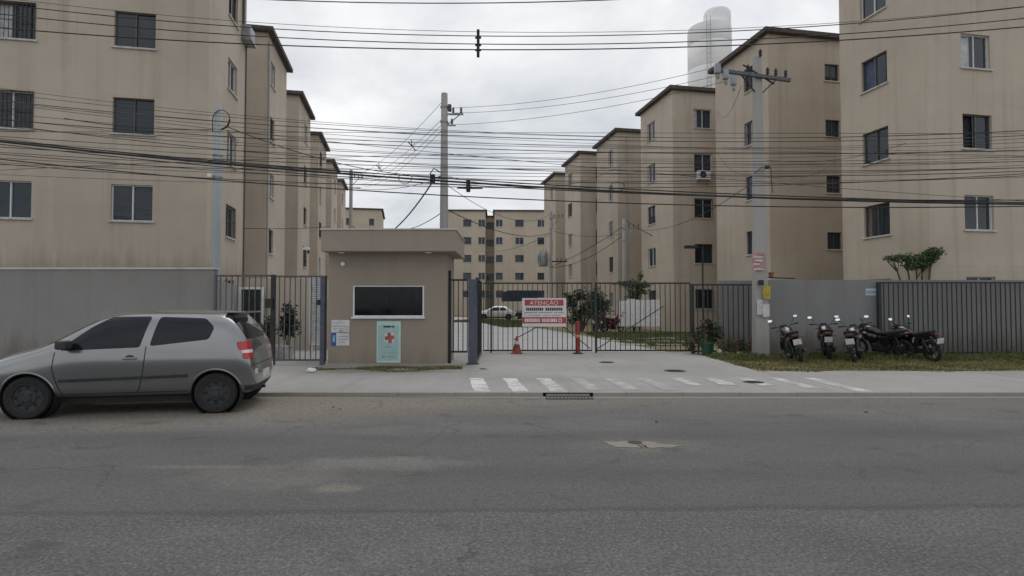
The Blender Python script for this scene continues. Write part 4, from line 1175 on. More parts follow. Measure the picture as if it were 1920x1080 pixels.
street_wire(11.6, [(240, 35), (457, 48), (720, 63), (930, 70), (1158, 67), (1310, 60)], 0.0095, 'cable_black', 'upper of the three spacer cables', GT)
street_wire(11.0, [(240, 52), (440, 63), (700, 77), (900, 84.5), (1110, 84), (1320, 76)], 0.0095, 'cable_black', 'middle of the three spacer cables', GT)
street_wire(11.3, [(240, 70.5), (460, 82), (620, 89), (900, 92.5), (1100, 93), (1400, 84)], 0.012, 'cable_black', 'lowest and thickest of the three spacer cables', GT)
sp_ = empty('cable_spacer', P(896.5, 107, 11.3)); tag(sp_, 'dark spacer bar hanging on the high cables in mid span', 'cable spacer')
m_ = MB(); m_.bbox(-0.028, 0.028, -0.03, 0.03, 0.0, 0.55, 0.01)
m_.build('rod', 'cable_black', sp_)
m_ = MB()
for z in (0.14, 0.24, 0.39): m_.tube([(-0.06, 0, z), (0.06, 0, z)], 0.022, 6)
m_.build('clamp', 'cable_grey', sp_)
GL = 'thin low cables along the street'
LTH = 'thin dark cable among the many strung low along the street'
r2 = random.Random(5)
thin = []
for i in range(15):
    t = i / 14
    yl = 195 + 128 * t + r2.uniform(-4, 4); yc = 248 + 100 * t + r2.uniform(-4, 4); yr = 251 + 92 * t + r2.uniform(-5, 5)
    d = r2.uniform(10.6, 12.2)
    street_wire(d, [(240, yl), (960, yc), (1680, yr)], r2.choice([0.0045, 0.005, 0.006, 0.008]), r2.choice(['cable_grey', 'cable_black', 'cable_grey']), LTH, GL, tilt=r2.uniform(-0.01, 0.01))
street_wire(11.4, [(240, 262), (960, 318), (1680, 328)], 0.007, 'cable_black', LTH, GL)
street_wire(11.7, [(240, 247), (960, 249.5), (1680, 250)], 0.005, 'cable_black', LTH, GL, deg=1)
GX_ = 'thin slanting cables crossing the others'
for i, (a_, b_, c_, d_, r_) in enumerate(((300, 288, 296, 11.5, .005), (232, 300, 352, 10.8, .005), (318, 316, 300, 11.9, .004), (205, 262, 300, 12.1, .004), (282, 338, 345, 10.7, .006), (262, 270, 272, 12.0, .004), (312, 352, 372, 11.1, .007), (330, 345, 330, 11.6, .004))):
    street_wire(d_, [(240, a_), (960, b_), (1680, c_)], r_, 'cable_grey' if i % 2 else 'cable_black', 'thin cable slanting across the level ones along the street', GX_, tilt=(-.04, .05, .03, -.05)[i % 4])
GH = 'thick low cables along the street'
street_wire(11.2, [(240, 290), (410, 308), (600, 322), (720, 330), (870, 343), (1120, 356), (1300, 367), (1680, 378)], 0.020, 'cable_black', 'thickest cable sagging across the whole picture', GH)
street_wire(11.35, [(240, 286), (410, 303), (600, 318), (720, 326), (870, 336), (1120, 351), (1300, 362), (1680, 374)], 0.012, 'cable_black', 'cable running close above the thickest one', GH)
street_wire(11.0, [(240, 296), (560, 324), (870, 352), (1120, 357), (1300, 365), (1680, 376)], 0.009, 'cable_black', 'cable weaving close below the thickest one', GH)
street_wire(10.9, [(240, 322), (400, 335), (560, 350), (700, 362), (960, 375), (1200, 379), (1480, 383), (1680, 393)], 0.011, 'cable_black', 'lowest dark cable below the thickest one', GH)
sp2 = empty('splice_closure', P(878, 358, 11.2)); tag(sp2, 'dark splice closure hanging on the thick cables right of the tall pole', 'splice closure')
m_ = MB(); m_.bbox(-0.04, 0.04, -0.04, 0.04, -0.02, 0.20, 0.015); m_.build('body', 'cable_black', sp2)
m_ = MB(); m_.tube([(-0.22, 0, 0.055), (0.0, 0, 0.065), (0.28, 0, 0.05)], [0.012, 0.028, 0.012], 8); m_.build('sleeve', 'cable_black', sp2)

def sagwire(a, b, sag, r, mat, label, group, n=24):
    a = Vector(a); b = Vector(b)
    return tube_obj('overhead_cable', [a.lerp(b, t) - Vector((0, 0, sag * 4 * t * (1 - t))) for t in np.linspace(0, 1, n)], r, mat, label, group)
GP = 'cables between the tall pole and the right pole'
for (ya_, yb_, lab) in ((202, 128, 'uppermost cable from the tall pole to the right pole'), (212, 141, 'middle cable from the tall pole to the right pole'), (234, 152, 'lowest cable from the tall pole to the right pole')):
    sagwire(P(852, ya_, DC), P(1334 + (yb_ - 128) * 1.2, yb_, DRP - 0.2), 0.25, 0.0075, 'cable_black', lab, GP)
sagwire(P(422, 236, DLP), P(815, 330, DC), 0.35, 0.014, 'cable_black', 'dark cable from the blue-grey pole to the tall pole', None)
sagwire(P(120, 222, DLP - 2), P(400, 243, DLP), 0.10, 0.012, 'cable_black', 'dark cable reaching the blue-grey pole from the left', None)
GB = 'cables running back from the tall pole'
sagwire(P(812, 340, DC), P(662, 424, 46), 1.6, 0.032, 'cable_black', 'thick twisted cable dropping from the tall pole behind the booth roof', GB)
for (ya_, yb_, lab) in ((190, 330, 'highest thin line running back from the tall pole'), (222, 337, 'second thin line running back from the tall pole'), (232, 345, 'third thin line running back from the tall pole'), (243, 350, 'lowest thin line running back from the tall pole')):
    sagwire(P(830, ya_, DC), P(664 + (yb_ - 330), yb_, 46), 0.5, 0.009, 'cable_grey', lab, GB)
for (px, py, d, lab) in ((772, 273, 30, 'small spacer on the lines behind the tall pole, the nearer one'), (711, 315, 38, 'small spacer on the lines behind the tall pole, the farther one')):
    o = empty('cable_spacer', P(px, py, d)); tag(o, lab, 'cable spacer')
    m_ = MB(); m_.tube([(-0.2, 0, 0.2), (0.0, 0, 0), (0.2, 0, -0.25)], 0.03, 6); m_.tube([(0.16, 0, 0.12), (0, 0, 0), (-0.02, 0, 0.3)], 0.025, 6); m_.build('rod', 'cable_grey', o)
    m_ = MB(); m_.ell((0, 0, 0), (0.06, 0.06, 0.06), 8, 6); m_.build('clamp', 'cable_grey', o)
GR = 'cables inside the estate'
sagwire(P(842, 395, DC), P(1033, 436, 46), 0.6, 0.02, 'cable_black', 'dark cable from the tall pole to the transformer pole', GR)
sagwire(P(833, 395, DC), P(760, 430, 34), 0.15, 0.018, 'cable_grey', 'faint cable slanting down left of the tall pole foot', GR)
sagwire(P(1175, 414, 38.5), P(1300, 460, 34), 0.35, 0.022, 'cable_black', 'dark cable from the pale pole to the third right block', GR)
sagwire(P(1168, 425, 38.5), P(1033, 500, 46), 0.2, 0.02, 'cable_black', 'upper cable from the pale pole to the transformer pole', GR)
sagwire(P(1168, 441, 38.5), P(1033, 502, 46), 0.5, 0.02, 'cable_black', 'lower cable from the pale pole to the transformer pole', GR)
sagwire(P(1037, 433, 46), P(1168, 438, 38.5), 0.3, 0.016, 'cable_grey', 'nearly level cable between the transformer pole and the pale pole', GR)
sagwire(P(1030, 440, 46), P(900, 470, 80), 0.6, 0.02, 'cable_grey', 'faint cable from the transformer pole to the distant block', GR)
sagwire(P(456, 428, 23), P(618, 425, 25), 0.05, 0.012, 'cable_black', 'thin cable along the left row just above the booth roof', GR)

# ------------------------------------------------------------------ cars
def car_cage(front_overhang=0.0, sedan=False):
    """control grid of half a small hatchback: rows from floor to roof, columns from tail to nose (x forward, y left)"""
    ymax = [0.0, 0.60, 0.735, 0.775, 0.825, 0.79, 0.715, 0.60, 0.36, 0.0]
    zz = [0.24, 0.24, 0.31, 0.50, 0.76, 0.985, 1.24, 1.435, 1.50, 1.51]
    rear = [0.16, 0.14, 0.07, 0.0, 0.035, 0.085, 0.21, 0.37, 0.39, 0.395]
    cols = []
    def col(xs, ys, zs): cols.append([(xs[i], ys[i], zs[i]) for i in range(10)])
    col(rear, [y * 0.80 for y in ymax], [z - (0.012 if i > 6 else 0) for i, z in enumerate(zz)])
    col([x + 0.05 for x in rear], [y * 0.945 for y in ymax], zz)
    col([x + 0.20 for x in rear], [y * 0.995 for y in ymax], [z + (0.012 if i > 6 else 0) for i, z in enumerate(zz)])
    for x in (0.72, 1.15, 1.6, 2.0):
        k = 0.02 if 1.0 < x < 1.8 else 0.01
        col([max(x, rear[i] + 0.3) if x < 0.8 else x for i in range(10)], ymax, [z + (k if i > 6 else 0) for i, z in enumerate(zz)])
    # windscreen and bonnet
    col([2.42] * 6 + [2.36, 2.26, 2.23, 2.22], [0, 0.60, 0.735, 0.775, 0.825, 0.79, 0.715, 0.60, 0.36, 0.0],
        [0.24, 0.24, 0.31, 0.50, 0.76, 0.975, 1.20, 1.37, 1.43, 1.44])
    col([2.78] * 6 + [2.74, 2.66, 2.63, 2.62], [0, 0.60, 0.755, 0.80, 0.815, 0.775, 0.70, 0.59, 0.36, 0.0],
        [0.24, 0.24, 0.31, 0.50, 0.75, 0.945, 1.03, 1.12, 1.17, 1.18])
    col([3.02] * 6 + [2.98, 2.92, 2.89, 2.88], [0, 0.60, 0.75, 0.80, 0.81, 0.76, 0.68, 0.56, 0.34, 0.0],
        [0.24, 0.24, 0.31, 0.50, 0.73, 0.90, 0.965, 1.0, 1.02, 1.025])
    col([3.32] * 10, [0, 0.58, 0.73, 0.78, 0.79, 0.72, 0.62, 0.48, 0.30, 0.0],
        [0.24, 0.24, 0.31, 0.50, 0.70, 0.83, 0.885, 0.92, 0.94, 0.945])
    col([3.56, 3.58, 3.60, 3.63, 3.62, 3.58, 3.55, 3.52, 3.50, 3.50], [0, 0.52, 0.66, 0.70, 0.69, 0.64, 0.54, 0.42, 0.26, 0.0],
        [0.24, 0.24, 0.31, 0.48, 0.64, 0.75, 0.80, 0.835, 0.85, 0.855])
    col([3.64, 3.66, 3.71, 3.74, 3.72, 3.68, 3.65, 3.62, 3.61, 3.61], [0, 0.42, 0.52, 0.56, 0.55, 0.50, 0.42, 0.33, 0.20, 0.0],
        [0.26, 0.26, 0.32, 0.48, 0.62, 0.71, 0.745, 0.77, 0.78, 0.78])
    if sedan:
        out = []
        for ci, c in enumerate(cols):
            cc = []
            for ri, (x, y, z) in enumerate(c):
                if ri >= 5 and ci <= 3:
                    f = (0, 0.1, 0.35, 0.8)[ci]
                    ztop = 0.98 + (z - 0.98) * (0.12 if ci < 3 else 0.9)
                    z = ztop
                    x = x if ci == 3 else min(x, 0.12 + ci * 0.22)
                cc.append((x, y, z))
            out.append(cc)
        cols = [[(x * 1.12, y, z * 0.955) for (x, y, z) in c] for c in out]
    return cols
def body_mesh(cols, axles, wr, name):
    nr = 10
    vs = []; fs = []; idx = {}
    for ci, c in enumerate(cols):
        for ri, (x, y, z) in enumerate(c):
            for s in ((1, -1) if 0 < ri < nr - 1 else (1,)):
                idx[(ci, ri, s)] = len(vs); vs.append((x, y * s, z))
            if not (0 < ri < nr - 1): idx[(ci, ri, -1)] = idx[(ci, ri, 1)]
    for ci in range(len(cols) - 1):
        for ri in range(nr - 1):
            for s in (1, -1):
                q = [idx[(ci, ri, s)], idx[(ci + 1, ri, s)], idx[(ci + 1, ri + 1, s)], idx[(ci, ri + 1, s)]]
                fs.append(q if s > 0 else q[::-1])
    for ci, flip in ((0, False), (len(cols) - 1, True)):
        for ri in range(nr - 1):
            q = []
            for k in (idx[(ci, ri, 1)], idx[(ci, ri + 1, 1)], idx[(ci, ri + 1, -1)], idx[(ci, ri, -1)]):
                if k not in q: q.append(k)
            fs.append(q[::-1] if flip else q)
    me = bpy.data.meshes.new(name); me.from_pydata(vs, [], fs)
    bm = bmesh.new(); bm.from_mesh(me); bmesh.ops.recalc_face_normals(bm, faces=bm.faces); bm.to_mesh(me); bm.free()
    ob = bpy.data.objects.new('tmp', me); COL.objects.link(ob)
    md = ob.modifiers.new('s', 'SUBSURF'); md.levels = 2; md.render_levels = 2
    cut = []
    for ax in axles:
        for s in (1, -1):
            m_ = MB(); m_.lathe([(0.001, 0), (wr, 0), (wr, 0.6), (0.001, 0.6)], 40, 'Y', (ax, 0.50 if s > 0 else -1.10, 0.30))
            c = m_.build('cut', 'black_plastic'); cut.append(c)
            b = ob.modifiers.new('b', 'BOOLEAN'); b.operation = 'DIFFERENCE'; b.object = c; b.solver = 'EXACT'
    dg = bpy.context.evaluated_depsgraph_get()
    res = bpy.data.meshes.new_from_object(ob.evaluated_get(dg)); res.name = name
    for c in cut: bpy.data.objects.remove(c)
    bpy.data.objects.remove(ob)
    res.polygons.foreach_set('use_smooth', [True] * len(res.polygons)); res.set_sharp_from_angle(angle=R(38))
    return res
def project(bvh, outline, origin, u, v, ray, off, name, mat, parent, step=0.05, smooth=True):
    """panel with the given 2-D outline laid onto the body along a ray, standing off by 'off'"""
    origin, u, v, ray = Vector(origin), Vector(u), Vector(v), Vector(ray).normalized()
    bm = bmesh.new()
    f = bm.faces.new([bm.verts.new((a, b, 0)) for a, b in outline])
    xs = [a for a, b in outline]; ys = [b for a, b in outline]
    for lo, hi, nrm in ((min(xs), max(xs), (1, 0, 0)), (min(ys), max(ys), (0, 1, 0))):
        k = lo + step
        while k < hi - 1e-4:
            bmesh.ops.bisect_plane(bm, geom=bm.verts[:] + bm.edges[:] + bm.faces[:], plane_co=Vector(nrm) * k, plane_no=nrm); k += step
    ok = True
    for vtx in bm.verts:
        p = origin + u * vtx.co.x + v * vtx.co.y
        hit, nrm, _, _ = bvh.ray_cast(p, ray)
        if hit is None: hit = p + ray * 0.9; nrm = -ray
        vtx.co = hit - ray * off + nrm * off * 0.4
    ext = bmesh.ops.extrude_face_region(bm, geom=bm.faces[:])
    for g in ext['geom']:
        if isinstance(g, bmesh.types.BMVert): g.co += ray * (off + 0.012)
    bmesh.ops.recalc_face_normals(bm, faces=bm.faces)
    me = bpy.data.meshes.new(name); bm.to_mesh(me); bm.free()
    me.materials.append(MATS[mat])
    me.polygons.foreach_set('use_smooth', [True] * len(me.polygons)); me.set_sharp_from_angle(angle=R(35))
    return link(name, me, parent)
def rounded(poly, r=0.05, n=4):
    out = []
    m = len(poly)
    for i in range(m):
        p = Vector(poly[i]); a = (Vector(poly[i - 1]) - p); b = (Vector(poly[(i + 1) % m]) - p)
        k = min(r, a.length * .45, b.length * .45)
        a = p + a.normalized() * k; b = p + b.normalized() * k
        for j in range(n + 1):
            t = j / n; out.append(tuple(a * (1 - t) ** 2 + p * 2 * t * (1 - t) + b * t * t))
    return out
def wheel_part(parent, loc, side, r=0.298, holes=True):
    w = empty('wheel', loc); w.parent = parent
    m_ = MB(); s = side
    m_.lathe([(r * .66, s * -0.09), (r * .72, s * -0.095), (r * .93, s * -0.09), (r, s * -0.06), (r, s * 0.06), (r * .93, s * 0.088), (r * .74, s * 0.092), (r * .66, s * 0.08)], 40, 'Y')
    m_.build('tyre', 'rubber', w, True)
    m_ = MB()
    m_.lathe([(r * .67, s * 0.082), (r * .64, s * 0.082), (r * .60, s * 0.055), (r * .40, s * 0.05), (r * .36, s * 0.066), (r * .20, s * 0.072), (r * .18, s * 0.085), (0.001, s * 0.088)], 32, 'Y')
    rim = m_.build('rim', 'car_trim', w, True)
    if holes:
        m_ = MB(); m_.lathe([(0.022, s * 0.0545), (0.022, s * 0.0565), (0.001, s * 0.0565)], 10, 'Y'); hm = m_.mesh('rim_hole', 'interior_dark')
        for k in range(8):
            a = math.tau * k / 8; link('rim_hole', hm, rim, (r * .49 * math.cos(a), 0, r * .49 * math.sin(a)))
    m_ = MB()
    for k in range(4):
        a = math.tau * (k + .5) / 4
        m_.lathe([(0.012, s * 0.072), (0.012, s * 0.086), (0.001, s * 0.088)], 6, 'Y', (r * .27 * math.cos(a), 0, r * .27 * math.sin(a)))
    m_.build('wheel_bolt', 'engine_metal', rim)
    return w
def make_car(label, paint, loc, rz, sedan=False, group=None):
    root = empty('parked_car', loc, rz); tag(root, label, 'car', group)
    ax = (0.55, 3.0) if not sedan else (0.75, 3.35)
    k = 1.12 if sedan else 1.0; kz = 0.955 if sedan else 1.0
    me = body_mesh(car_cage(sedan=sedan), ax, 0.345, 'body')
    me.materials.clear(); me.materials.append(MATS[paint])
    link('body', me, root)
    bv = BVHTree.FromPolygons([v.co[:] for v in me.vertices], [tuple(p.vertices) for p in me.polygons])
    for s in (1, -1):
        def side(poly, name, mat, off=0.004, step=0.06, rr=0.05):
            return project(bv, rounded([(x * k, z * kz) for x, z in poly], rr) if rr else [(x * k, z * kz) for x, z in poly], (0, s * 1.6, 0), (1, 0, 0), (0, 0, 1), (0, -s, 0), off, name, mat, root, step)
        if not sedan:
            side([(0.66, 1.095), (1.445, 1.005), (1.365, 1.425), (0.74, 1.40), (0.60, 1.27)], 'side_window', 'car_glass', 0.005, 0.06, 0.045)
            side([(1.575, 0.99), (2.60, 0.955), (2.54, 1.03), (2.24, 1.28), (2.02, 1.425), (1.48, 1.43)], 'side_window', 'car_glass', 0.005, 0.06, 0.04)
        else:
            side([(0.85, 1.02), (1.48, 1.0), (1.46, 1.36), (1.05, 1.34)], 'side_window', 'car_glass', 0.005, 0.06, 0.05)
            side([(1.56, 1.0), (2.50, 0.975), (2.16, 1.27), (1.98, 1.38), (1.53, 1.37)], 'side_window', 'car_glass', 0.005, 0.06, 0.05)
        # shut lines, moulding, lower trim
        def line(pts, w=0.006, mat='black_plastic', off=0.0022, name='shut_line'):
            l = [Vector(p) for p in pts]; a = []; b = []
            for i, p in enumerate(l):
                d = (l[min(i + 1, len(l) - 1)] - l[max(i - 1, 0)]).normalized(); nn = Vector((-d.y, d.x)) * w
                a.append(tuple(p + nn)); b.append(tuple(p - nn))
            return side(a + b[::-1], name, mat, off, 0.08, 0)
        line([(1.49, 1.0), (1.50, 0.80), (1.53, 0.60), (1.58, 0.40), (1.62, 0.34)])
        line([(2.66, 0.93), (2.68, 0.7), (2.62, 0.45), (2.58, 0.35)])
        if not sedan: line([(0.93, 0.565), (2.60, 0.525)], 0.019, 'car_trim', 0.012, 'side_moulding')
        line([(0.94, 0.335), (2.62, 0.325)], 0.006, 'car_trim', 0.002, 'sill_line')
        m_ = MB(); m_.bbox(1.60 * k, 1.78 * k, s * 0.80 - 0.03, s * 0.80 + 0.035, 0.815 * kz, 0.85 * kz, 0.012)
        h_ = m_.build('door_handle', paint, root)
        m_ = MB(); m_.ell((1.69 * k, s * 0.803, 0.855 * kz), (0.06, 0.02, 0.028), 12, 8); m_.build('handle_recess', 'car_trim', h_, True)
        m_ = MB(); m_.bbox(2.42 * k, 2.56 * k, min(s * 0.80, s * 1.0), max(s * 0.80, s * 1.0), 0.98 * kz, 1.10 * kz, 0.03); m_.build('door_mirror', paint if sedan else 'car_trim', root)
        # tail lamp wrapping the corner
        dv = Vector((1, -s * 1.05, 0)).normalized(); uu = Vector((dv.y, -dv.x, 0))
        org = Vector((0.10 * k, s * 0.74, 0)) - dv * 1.2
        zl0, zl1 = 0.80 * kz, 1.055 * kz
        def lamp(a0, a1, z0, z1, name, mat, off=0.008):
            return project(bv, rounded([(a0, z0), (a1, z0), (a1 + 0.0, z1), (a0, z1)], 0.03), org, uu, (0, 0, 1), dv, off, name, mat, root, 0.03)
        lamp(-0.13, 0.115, zl0 + 0.13, zl1, 'tail_lamp', 'red_lens')
        lamp(-0.09, 0.11, zl0 + 0.082, zl0 + 0.133, 'reversing_lens', 'clear_lens', 0.007)
        lamp(-0.085, 0.105, zl0 - 0.005, zl0 + 0.085, 'tail_lamp', 'red_lens')
        # dark lower bumper corners, lamps
        project(bv, [(-0.42, 0.27), (0.22, 0.27), (0.22, 0.385), (-0.30, 0.40)] if s > 0 else [(-0.22, 0.27), (0.42, 0.27), (0.30, 0.40), (-0.22, 0.385)], org, uu, (0, 0, 1), dv, 0.005, 'bumper_skirt', 'car_trim', root, 0.05)
        df = Vector((-1, -s * 0.8, 0)).normalized(); uf = Vector((df.y, -df.x, 0))
        orgf = Vector((3.58 * k, s * 0.62, 0)) - df * 1.2
        project(bv, rounded([(-0.16, 0.60 * kz), (0.16, 0.60 * kz), (0.16, 0.78 * kz), (-0.16, 0.78 * kz)], 0.05), orgf, uf, (0, 0, 1), df, 0.006, 'headlight', 'clear_lens', root, 0.04)
        for a in ax:
            m_ = MB(); n = 26
            m_.lathe([(0.338, s * 0.508), (0.338, s * 0.77)], 40, 'Y', (a, 0, 0.30)); m_.lathe([(0.34, s * 0.512), (0.001, s * 0.512)], 40, 'Y', (a, 0, 0.30))
            m_.build('wheel_arch_liner', 'rubber', root, True)
            pts = []
            for an in np.linspace(R(-6), R(186), 26):
                q = Vector((a + 0.352 * math.cos(an), s * 1.6, 0.30 + 0.352 * math.sin(an)))
                hit = bv.ray_cast(q, Vector((0, -s, 0)))[0]
                if hit is not None and abs(hit.y) > 0.6: pts.append((hit.x, hit.y, hit.z))
            if len(pts) > 6:
                m_ = MB(); m_.tube(pts, 0.014, 6); m_.build('wheel_arch_lip', paint, root, True)
            wheel_part(root, (a, s * 0.695, 0.299), s, holes=not sedan)
    # rear glass, shut line, plate, front grille, windscreen
    if not sedan:
        project(bv, rounded([(-0.63, 1.09), (0.63, 1.09), (0.575, 1.40), (-0.575, 1.40)], 0.06), (-1.0, 0, 0), (0, 1, 0), (0, 0, 1), (1, 0, 0), 0.006, 'rear_window', 'car_glass', root, 0.05)
        m_ = MB(); m_.m = Matrix.Translation((0.0, 0, 0)); m_.bbox(0.22, 0.50, -0.55, 0.55, 1.478, 1.503, 0.012); m_.build('roof_spoiler', paint, root)
        m_ = MB(); m_.tube([(0.155, 0.0, 1.085), (0.15, -0.2, 1.125), (0.165, -0.40, 1.15)], 0.010, 6); m_.build('rear_wiper', 'car_trim', root)
        for z in (0.70,):
            project(bv, [(-0.72, z - 0.005), (0.72, z - 0.005), (0.72, z + 0.005), (-0.72, z + 0.005)], (-1.0, 0, 0), (0, 1, 0), (0, 0, 1), (1, 0, 0), 0.003, 'shut_line', 'black_plastic', root, 0.08)
        for s in (1, -1):
            project(bv, rounded([(s * .56 - .06, 0.55), (s * .56 + .06, 0.55), (s * .56 + .06, 0.63), (s * .56 - .06, 0.63)], 0.02), (-1.0, 0, 0), (0, 1, 0), (0, 0, 1), (1, 0, 0), 0.004, 'reflector', 'clear_lens', root, 0.04)
        project(bv, [(-0.6, 0.27), (0.6, 0.27), (0.6, 0.37), (-0.6, 0.37)], (-1.0, 0, 0), (0, 1, 0), (0, 0, 1), (1, 0, 0), 0.006, 'bumper_skirt', 'car_trim', root, 0.08)
        project(bv, [(-0.2, 0.45), (0.2, 0.45), (0.2, 0.57), (-0.2, 0.57)], (-1.0, 0, 0), (0, 1, 0), (0, 0, 1), (1, 0, 0), 0.008, 'licence_plate', 'plate_white', root, 0.08)
        m_ = MB(); m_.tube([(0.10, -0.35, 0.24), (0.5, -0.35, 0.24)], 0.025, 8); m_.build('exhaust_pipe', 'iron', root, True)
        project(bv, rounded([(-0.60, 1.03), (0.60, 1.03), (0.52, 1.38), (-0.52, 1.38)], 0.06), (4.6, 0, 0), (0, 1, 0), (0, 0, 1), (-1, 0, 0), 0.006, 'windscreen', 'car_glass', root, 0.05)
    else:
        project(bv, rounded([(-0.58, 1.0), (0.58, 1.0), (0.50, 1.30), (-0.50, 1.30)], 0.06), (5.6, 0, 0), (0, 1, 0), (0, 0, 1), (-1, 0, 0), 0.006, 'windscreen', 'car_glass', root, 0.05)
        project(bv, rounded([(-0.55, 1.04), (0.55, 1.04), (0.48, 1.30), (-0.48, 1.30)], 0.06), (-1.0, 0, 0), (0, 1, 0), (0, 0, 1), (1, 0, 0), 0.006, 'rear_window', 'car_glass', root, 0.05)
    project(bv, rounded([(-0.34, 0.56 * kz), (0.34, 0.56 * kz), (0.34, 0.68 * kz), (-0.34, 0.68 * kz)], 0.03), (5.0, 0, 0), (0, 1, 0), (0, 0, 1), (-1, 0, 0), 0.005, 'grille', 'car_trim', root, 0.06)
    m_ = MB(); m_.box(ax[0] + 0.3, ax[1] - 0.3, -0.6, 0.6, 0.17, 0.26); m_.build('underbody', 'rubber', root)
    return root
make_car('silver-grey hatchback parked at the kerb, seen from its left rear', 'car_silver', (-3.99, 9.42, 0), math.pi + 0.19)
make_car('white saloon parked far down the driveway', 'car_white', (X(966, 62), 62, 0.05), math.pi + 0.05, True)
make_car('dark saloon parked behind the warning sign down the driveway', 'car_navy', (X(1030, 66), 66, 0.05), math.pi, True)

# ------------------------------------------------------------------ motorcycles
def make_motorcycle(label, loc, rz, paint='black_paint', lean=7, steer=12, topbox=False, group='motorcycles on the verge'):
    root = empty('motorcycle', loc, 0, (0, 0, rz)); tag(root, label, 'motorcycle', group)
    T = Matrix.Rotation(R(lean), 4, 'X')
    def part(name, mb, mat, parent=root, smooth=True):
        o = mb.build(name, mat, parent, smooth); 
        if parent is root: o.matrix_local = T
        return o
    rw = 0.295
    def wheel(x, w, turn=0):
        e_ = empty('wheel', (0, 0, 0)); e_.parent = root
        e_.matrix_local = T @ Matrix.Translation((x, 0, rw)) @ Matrix.Rotation(R(turn), 4, 'Z')
        m_ = MB(); prof = [(rw - w + w * math.cos(a), w * math.sin(a)) for a in np.linspace(0, math.tau, 13)[:-1]]
        m_.lathe(prof, 32, 'Y', closed=True); m_.build('tyre', 'rubber', e_, True)
        m_ = MB(); m_.lathe([(rw - 2 * w, -0.02), (rw - 2 * w + .01, -0.03), (rw - 2 * w + .01, 0.03), (rw - 2 * w, 0.02)], 32, 'Y', closed=True); m_.build('rim', 'engine_metal', e_, True)
        m_ = MB(); m_.lathe([(0.001, -0.06), (0.05, -0.06), (0.06, -0.03), (0.06, 0.03), (0.05, 0.06), (0.001, 0.06)], 14, 'Y')
        m_.lathe([(0.11, 0.05), (0.11, 0.056), (0.06, 0.056), (0.06, 0.05)], 20, 'Y', closed=True); m_.build('hub', 'engine_metal', e_, True)
        m_ = MB()
        for k in range(18):
            a = math.tau * k / 18; s = 0.04 * (-1) ** k
            m_.tube([(0.055 * math.cos(a + .4), s, 0.055 * math.sin(a + .4)), ((rw - 2 * w) * math.cos(a), s * .2, (rw - 2 * w) * math.sin(a))], 0.0035, 4, False)
        m_.build('spokes', 'chrome', e_)
    wheel(-0.62, 0.05); wheel(0.66, 0.042, steer)
    S = Matrix.Translation((0.42, 0, 0)) @ Matrix.Rotation(R(steer), 4, 'Z') @ Matrix.Translation((-0.42, 0, 0))
    m_ = MB(); m_.m = S
    for s in (-0.085, 0.085): m_.tube([(0.66, s, rw), (0.60, s, 0.48), (0.44, s, 0.90)], [0.024, 0.022, 0.018], 10)
    m_.box(0.40, 0.52, -0.11, 0.11, 0.80, 0.83); part('fork', m_, 'engine_metal')
    m_ = MB(); m_.m = S
    arc = [(0.66 + 0.345 * math.cos(a), 0, rw + 0.345 * math.sin(a)) for a in np.linspace(R(-5), R(135), 9)]
    for i in range(8):
        a, b = Vector(arc[i]), Vector(arc[i + 1]); m_.add([(a.x, -0.05, a.z), (a.x, 0.05, a.z), (b.x, 0.05, b.z), (b.x, -0.05, b.z)], [(0, 1, 2, 3)])
    part('front_mudguard', m_, paint)
    m_ = MB(); m_.m = S; m_.tube([(0.30, -0.35, 0.99), (0.36, -0.18, 0.98), (0.42, -0.06, 0.92), (0.42, 0.06, 0.92), (0.36, 0.18, 0.98), (0.30, 0.35, 0.99)], 0.012, 8); hb = part('handlebar', m_, 'black_plastic')
    for s in (-1, 1):
        m_ = MB(); m_.m = S; m_.tube([(0.315, s * 0.26, 0.988), (0.30, s * 0.37, 0.99)], 0.019, 8); m_.tube([(0.35, s * 0.22, 0.985), (0.37, s * 0.36, 0.97)], 0.006, 5); g_ = m_.build('grip', 'rubber', hb, True)
        m_ = MB(); m_.m = S; m_.tube([(0.36, s * 0.20, 0.99), (0.38, s * 0.27, 1.10), (0.36, s * 0.33, 1.17)], 0.006, 6); part('mirror_stem', m_, 'black_plastic')
        m_ = MB(); m_.m = S @ Matrix.Translation((0.36, s * 0.35, 1.19)) @ Matrix.Rotation(R(-s * 8), 4, 'Z') @ Matrix.Rotation(R(16), 4, 'Y'); m_.ell((0.012, 0, 0), (0.022, 0.072, 0.045), 14, 8); mo = part('mirror', m_, 'black_plastic')
        m_ = MB(); m_.m = S @ Matrix.Translation((0.36, s * 0.35, 1.19)) @ Matrix.Rotation(R(-s * 8), 4, 'Z') @ Matrix.Rotation(R(16), 4, 'Y')
        mg = MB(); mg.m = m_.m; ring = [(-0.0125, 0.062 * math.cos(a), 0.036 * math.sin(a)) for a in np.linspace(0, math.tau, 17)[:-1]]
        mg.add(ring, [tuple(range(16))]); mg.build('mirror_glass', 'mirror_glass', mo)
        m_ = MB(); m_.m = S; m_.tube([(0.47, s * 0.10, 0.86), (0.47, s * 0.17, 0.86)], 0.008, 5); m_.ell((0.47, s * 0.19, 0.86), (0.03, 0.03, 0.022), 8, 6); part('indicator', m_, 'amber_lens')
    m_ = MB(); m_.m = S; m_.lathe([(0.001, 0.60), (0.085, 0.595), (0.09, 0.57), (0.075, 0.50), (0.04, 0.46), (0.001, 0.45)], 16, 'X', (0, 0, 0.86)); hl_ = part('headlamp', m_, 'black_plastic')
    m_ = MB(); m_.m = S; m_.lathe([(0.001, 0.607), (0.078, 0.597)], 16, 'X', (0, 0, 0.86)); m_.build('lens', 'clear_lens', hl_, True)
